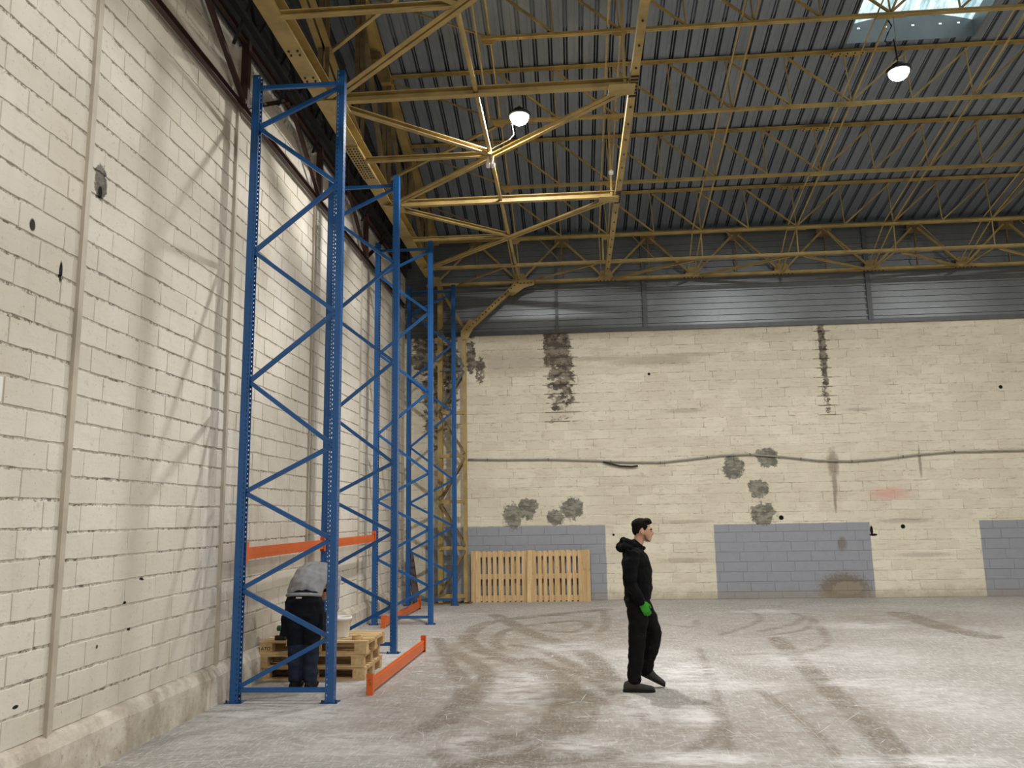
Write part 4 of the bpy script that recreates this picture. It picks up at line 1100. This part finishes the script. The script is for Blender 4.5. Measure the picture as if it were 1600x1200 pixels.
def walking_man():
    ox, oy = .60, 8.72
    P = empty('person', (ox, oy, 0), 'person in black hoodie and black trousers walking right, green gloves, looking down', 'person')
    def w(x, y, z): return (ox+x, oy+y, z)
    # joints (x forward, y: - near side)
    nh, nk, na = w(.03,-.09,.90), w(.02,-.10,.50), w(-.035,-.10,.10)
    fh, fk, fa = w(.06,.09,.90), w(.215,.09,.555), w(.12,.09,.20)
    ns, ne, nw = w(.0,-.20,1.385), w(-.035,-.235,1.09), w(.075,-.215,.90)
    fs, fe, fwr = w(.06,.19,1.385), w(.03,.225,1.09), w(.12,.21,.88)
    # ---- body
    b = MB()
    limb(b, [nh, nk, na], [.075, .05, .035]); limb(b, [fh, fk, fa], [.075, .05, .035])
    limb(b, [w(.04,0,.92), w(.05,0,1.15), w(.04,0,1.38)], [(.09,.14), (.10,.15), (.085,.16)])
    limb(b, [ns, ne, nw], [.048, .038, .026]); limb(b, [fs, fe, fwr], [.048, .038, .026])
    limb(b, [w(.055,0,1.36), w(.085,0,1.50), w(.105,0,1.56)], [.062, .056, .055])
    limb(b, [na, w(.02,-.10,.05)], [.035, .03]); limb(b, [fa, w(.16,.09,.14)], [.035, .03])
    # head: cranium, face, jaw, nose, ears
    hx, hz = .135, 1.60
    blob(b, w(hx-.012,0,hz+.03), .100, .076, .105, 9)
    limb(b, [w(hx+.045,0,hz+.03), w(hx+.05,0,hz-.03), w(hx+.050,0,hz-.085)], [(.048,.062), (.047,.058), (.037,.042)])
    limb(b, [w(hx+.092,0,hz+.02), w(hx+.108,0,hz-.012), w(hx+.098,0,hz-.03)], [.009, .014, .012])
    limb(b, [w(hx+.082,-.035,hz+.03), w(hx+.090,0,hz+.034), w(hx+.082,.035,hz+.03)], [.011, .012, .011])
    limb(b, [w(hx+.083,-.02,hz-.055), w(hx+.09,0,hz-.053), w(hx+.083,.02,hz-.055)], [.008, .010, .008])
    for s in (-1, 1): limb(b, [w(hx-.012,s*.078,hz+.025), w(hx-.014,s*.082,hz-.005), w(hx-.004,s*.078,hz-.028)], [(.014,.006), (.019,.009), (.010,.007)], (0,1,0))
    remesh('body', b, MAT['skin'], P, .0075, 3)
    # eyes and brows
    for s in (-1, 1):
        MB().lathe(w(hx+.083, s*.03, hz+.004), [(.001,-.006),(.008,-.004),(.009,.0),(.008,.004),(.001,.006)], 8).build('eye', MAT['hair'], P, True)
        limb(MB(), [w(hx+.092,s*.012,hz+.027), w(hx+.082,s*.052,hz+.027)], [.008,.007]).build('eyebrow', MAT['hair'], P, True)
    # ---- hair with fade, volume on top, short beard shade along the jaw
    b = MB(); blob(b, w(hx-.022,0,hz+.078), .098, .079, .070, 8); blob(b, w(hx+.045,0,hz+.112), .052, .060, .034, 6); blob(b, w(hx+.08,0,hz+.098), .022, .045, .018, 5)
    blob(b, w(hx-.068,0,hz+.03), .046, .068, .075, 7)
    for s in (-1, 1): limb(b, [w(hx+.02,s*.07,hz+.06), w(hx+.012,s*.070,hz+.022)], [(.032,.012), (.014,.007)], (0,1,0)); limb(b, [w(hx-.04,s*.066,hz+.05), w(hx-.058,s*.060,hz-.0)], [(.035,.014), (.02,.010)], (0,1,0))
    remesh('hair', b, MAT['hair'], P, .006, 2, .003, 60)
    b = MB(); limb(b, [w(hx+.012,-.062,hz-.03), w(hx+.03,-.05,hz-.075), w(hx+.07,-.014,hz-.098)], [.008,.010,.010]); limb(b, [w(hx+.012,.062,hz-.03), w(hx+.03,.05,hz-.075), w(hx+.07,.014,hz-.098)], [.008,.010,.010])
    remesh('beard', b, MAT['stubble'], P, .006, 2)
    # ---- hoodie
    b = MB()
    limb(b, [w(.055,0,.93), w(.065,0,1.02), w(.065,0,1.15), w(.05,0,1.28), w(.035,0,1.39), w(.05,0,1.455), w(.065,0,1.475)], [(.135,.175), (.145,.18), (.15,.19), (.145,.205), (.122,.195), (.085,.115), (.07,.08)])
    limb(b, [w(.01,-.15,1.375), ns, w(-.03,-.232,1.24), ne, w(.03,-.232,.97), nw], [.085, .085, .078, .07, .06, .048])
    limb(b, [w(.05,.15,1.375), fs, w(.04,.222,1.24), fe, w(.08,.222,.97), fwr], [.085, .085, .078, .07, .06, .048])
    hood = MB()
    limb(hood, [w(.02,-.10,1.43), w(-.07,-.075,1.44), w(-.10,0,1.445), w(-.07,.075,1.44), w(.02,.10,1.43)], [.040, .058, .062, .058, .040])
    limb(hood, [w(.02,-.085,1.49), w(-.05,-.065,1.505), w(-.075,0,1.515), w(-.05,.065,1.505), w(.02,.085,1.49)], [.028, .036, .040, .036, .028])
    limb(hood, [w(.02,-.095,1.47), w(.10,-.062,1.45), w(.135,0,1.43), w(.10,.062,1.45), w(.02,.095,1.47)], [.030, .028, .026, .028, .030])
    hd_ = remesh('hoodie', b, MAT['hoodie'], P, .011, 3, .016, 7)
    remesh('hood', hood, MAT['hoodie'], hd_, .009, 3, .004, 14)
    b = MB(); limb(b, [w(.05,0,.905), w(.055,0,.945)], [(.125,.17), (.13,.172)]); remesh('hem', b, MAT['hoodie'], hd_, .01, 2)
    # ---- trousers
    b = MB()
    limb(b, [w(.04,0,.97), w(.035,0,.90), w(.035,0,.83)], [(.115,.16), (.125,.175), (.11,.165)])
    limb(b, [nh, w(.04,-.10,.72), nk, w(.0,-.10,.30), w(-.03,-.10,.10)], [.115, .105, .085, .078, .07])
    limb(b, [fh, w(.15,.09,.72), fk, w(.175,.09,.38), w(.125,.09,.22), w(.12,.09,.17)], [.11, .10, .088, .078, .07, .066])
    remesh('trousers', b, MAT['trousers'], P, .011, 3, .015, 8)
    # pocket flaps
    # ---- shoes
    def shoe(heel, toe, up, nm):
        h = Vector(heel); t_ = Vector(toe); d = (t_-h); u_ = Vector(up).normalized(); s_ = d.normalized().cross(u_)
        b = MB(); R_ = []
        for f, wd, ht in ((-.02,.028,.05), (.02,.036,.085), (.16,.04,.105), (.34,.041,.10), (.5,.044,.075), (.7,.047,.06), (.88,.042,.05), (.98,.028,.036)):
            c_ = h+d*f+u_*(ht*.5+.012); R_.append((c_, s_*wd, u_*ht*.5))
        b.ring(R_); so = remesh(nm, b, MAT['shoe'], P, .007, 3)
        b = MB(); R_ = []
        for f, wd in ((-.04,.03), (.05,.04), (.3,.042), (.6,.047), (.85,.046), (1.0,.03)):
            R_.append((h+d*f+u_*.014, s_*wd, u_*.014))
        b.ring(R_); remesh('sole', b, MAT['sole'], so, .006, 1)
    shoe(w(-.13,-.10,0), w(.185,-.12,0), (0,0,1), 'shoe')
    shoe(w(.055,.09,.125), w(.30,.10,.005), (.43,0,.9), 'shoe')
    # ---- gloved hands
    def hand(wr, dirv, side, nm):
        wr = Vector(wr); d = Vector(dirv).normalized(); s_ = Vector((0, side, 0)); f_ = s_.cross(d).normalized()   # f_: across palm
        if f_.x < 0: f_ = -f_
        b = MB()
        limb(b, [wr-d*.01, wr+d*.03, wr+d*.075, wr+d*.095], [(.030,.020), (.040,.020), (.044,.018), (.042,.016)], tuple(s_))
        inn = -s_
        for q, (off, L) in enumerate(((.032,.068), (.011,.078), (-.011,.074), (-.031,.058))):
            p0 = wr+d*.085+f_*off; p1 = p0+d*L*.45+inn*.010; p2 = p1+d*L*.32+inn*.022; p3 = p2+d*L*.18+inn*.024
            limb(b, [p0, p1, p2, p3], [.0105, .0100, .0092, .008])
        p0 = wr+d*.03+f_*.035+inn*.006; p1 = p0+d*.032+f_*.018+inn*.012; p2 = p1+d*.034+f_*.002+inn*.012
        limb(b, [p0, p1, p2], [.014, .012, .010])
        remesh(nm, b, MAT['glove'], P, .0045, 2)
        cf = MB(); limb(cf, [wr-d*.045, wr-d*.01], [(.042,.036), (.040,.032)], tuple(s_)); remesh('cuff', cf, MAT['glove'], P, .006, 2)
    hand(nw, (.45, .02, -.9), -1, 'glove'); hand(fwr, (.4, 0, -.9), 1, 'glove')
walking_man()

def bending_man():
    ox, oy = -2.925, 8.74
    P = empty('person', (ox, oy, 0), 'person in grey sweatshirt and dark trousers bending over the pallet stack, seen from behind', 'person')
    def w(x, y, z): return (ox+x, oy+y, z)     # x: right, y: forward (away from viewer)
    lh, lk, la = w(-.10,.0,.90), w(-.09,.0,.50), w(-.085,-.02,.10)
    rh, rk, ra = w(.10,.0,.90), w(.085,.0,.50), w(.08,-.02,.10)
    ls, le, lw = w(-.19,.50,1.10), w(-.22,.56,.82), w(-.16,.62,.60)
    rs, re, rw = w(.17,.46,1.10), w(.185,.42,.83), w(.14,.58,.63)
    b = MB()
    limb(b, [lh, lk, la], [.075,.05,.038]); limb(b, [rh, rk, ra], [.075,.05,.038])
    limb(b, [w(0,.0,.92), w(0,.14,1.10), w(0,.32,1.18), w(0,.50,1.12)], [(.10,.15),(.10,.15),(.10,.15),(.09,.16)], (1,0,0))
    limb(b, [ls, le, lw], [.048,.038,.026]); limb(b, [rs, re, rw], [.048,.038,.026])
    limb(b, [w(0,.48,1.12), w(0,.60,1.05), w(0,.66,1.0)], [.06,.055,.055]); blob(b, w(0,.70,.96), .075, .10, .10, 8)
    limb(b, [w(0,.78,.95), w(0,.77,.90)], [.03,.03]); limb(b, [w(0,.80,.97), w(0,.81,.945)], [.012,.014])
    for s in (-1, 1): limb(b, [w(s*.078,.69,.99), w(s*.08,.70,.95)], [.016,.012])
    limb(b, [la, w(-.085,.06,.05)], [.035,.03]); limb(b, [ra, w(.08,.06,.05)], [.035,.03])
    def hand(wr, dirv, s):
        wr = Vector(wr); d = Vector(dirv).normalized(); f_ = Vector((1,0,0)); nrm = f_.cross(d).normalized()
        limb(b, [wr, wr+d*.04, wr+d*.09], [(.02,.03),(.02,.042),(.017,.042)], (1,0,0))
        for off, L in ((-.031,.06),(-.011,.074),(.011,.076),(.031,.066)):
            p0 = wr+d*.085+f_*off; p1 = p0+d*L*.5+Vector((0,.01,-.006)); p2 = p1+d*L*.35+Vector((0,.0,-.016))
            limb(b, [p0, p1, p2], [.0105,.010,.0085])
        p0 = wr+d*.03-f_*s*.035; p1 = p0+d*.03-f_*s*.022; p2 = p1+d*.03
        limb(b, [p0, p1, p2], [.013,.012,.010])
    hand(lw, (.25,.45,-.8), -1); hand(rw, (-.25,.45,-.85), 1)
    remesh('body', b, MAT['skin'], P, .0075, 2)
    b = MB(); blob(b, w(0,.69,.995), .082, .10, .085, 8); remesh('hair', b, MAT['hair'], P, .008, 3, .003, 50)
    # sweatshirt
    b = MB()
    limb(b, [w(.0,-.02,.98), w(.0,.08,1.09), w(.005,.20,1.165), w(.005,.34,1.19), w(.0,.48,1.13), w(0,.55,1.07)], [(.135,.19),(.14,.20),(.145,.205),(.14,.205),(.11,.18),(.07,.10)], (1,0,0))
    limb(b, [w(-.13,.45,1.13), ls, w(-.225,.53,.97), le, w(-.19,.60,.70), w(-.165,.615,.63)], [.085,.085,.072,.065,.055,.047])
    limb(b, [w(.13,.42,1.13), rs, w(.185,.43,.97), re, w(.16,.52,.72), w(.145,.57,.655)], [.085,.088,.075,.066,.055,.047])
    sw = remesh('sweatshirt', b, MAT['sweater'], P, .011, 3, .018, 7)
    b = MB(); limb(b, [w(-.18,-.06,.985), w(-.1,-.14,1.0), w(0,-.165,1.005), w(.1,-.14,1.0), w(.18,-.06,.985)], [.02]*5); remesh('hem', b, MAT['sweater'], sw, .009, 2)
    # trousers, two tone
    b = MB()
    limb(b, [w(0,.0,1.0), w(0,-.03,.90), w(0,-.02,.80), w(0,.0,.74)], [(.13,.175),(.155,.205),(.14,.2),(.11,.17)], (1,0,0))
    limb(b, [lh, w(-.10,-.01,.70), lk, w(-.088,-.01,.46)], [.115,.108,.09,.085]); limb(b, [rh, w(.10,-.01,.70), rk, w(.085,-.01,.46)], [.115,.108,.09,.085])
    tr = remesh('trousers', b, MAT['navy'], P, .011, 3, .015, 8)
    b = MB(); limb(b, [w(-.088,-.0,.47), w(-.087,-.01,.30), w(-.085,-.02,.10)], [.088,.080,.078]); limb(b, [w(.085,0,.47), w(.082,-.01,.30), w(.08,-.02,.10)], [.088,.080,.078])
    remesh('trouser_legs', b, MAT['denim'], tr, .01, 3, .016, 8)
    b = MB().box(ox-.235, ox-.17, oy-.08, oy+.06, .56, .78); remesh('pocket', b, MAT['navy'], tr, .012, 3, .006, 9)
    b = MB().box(ox+.18, ox+.225, oy-.08, oy+.06, .58, .80); remesh('pocket', b, MAT['navy'], tr, .012, 3, .006, 9)
    MB().box(ox-.03, ox+.03, oy-.205, oy-.198, .965, .98).build('label_patch', MAT['white'], tr)
    for sx in (-.085, .08):
        b = MB(); R_ = []
        for f, wd, ht in ((-.11,.03,.06),(-.08,.042,.09),(.0,.045,.10),(.06,.045,.085),(.13,.048,.06),(.18,.04,.05),(.20,.026,.035)):
            R_.append((w(sx, f, ht*.5+.012), (wd,0,0), (0,0,ht*.5)))
        b.ring(R_); so = remesh('shoe', b, MAT['sole'], P, .007, 3)
        b = MB(); b.ring([(w(sx, f, .014), (wd,0,0), (0,0,.014)) for f, wd in ((-.12,.03),(-.06,.045),(.1,.048),(.2,.03))]); remesh('sole', b, MAT['black'], so, .006, 1)
bending_man()
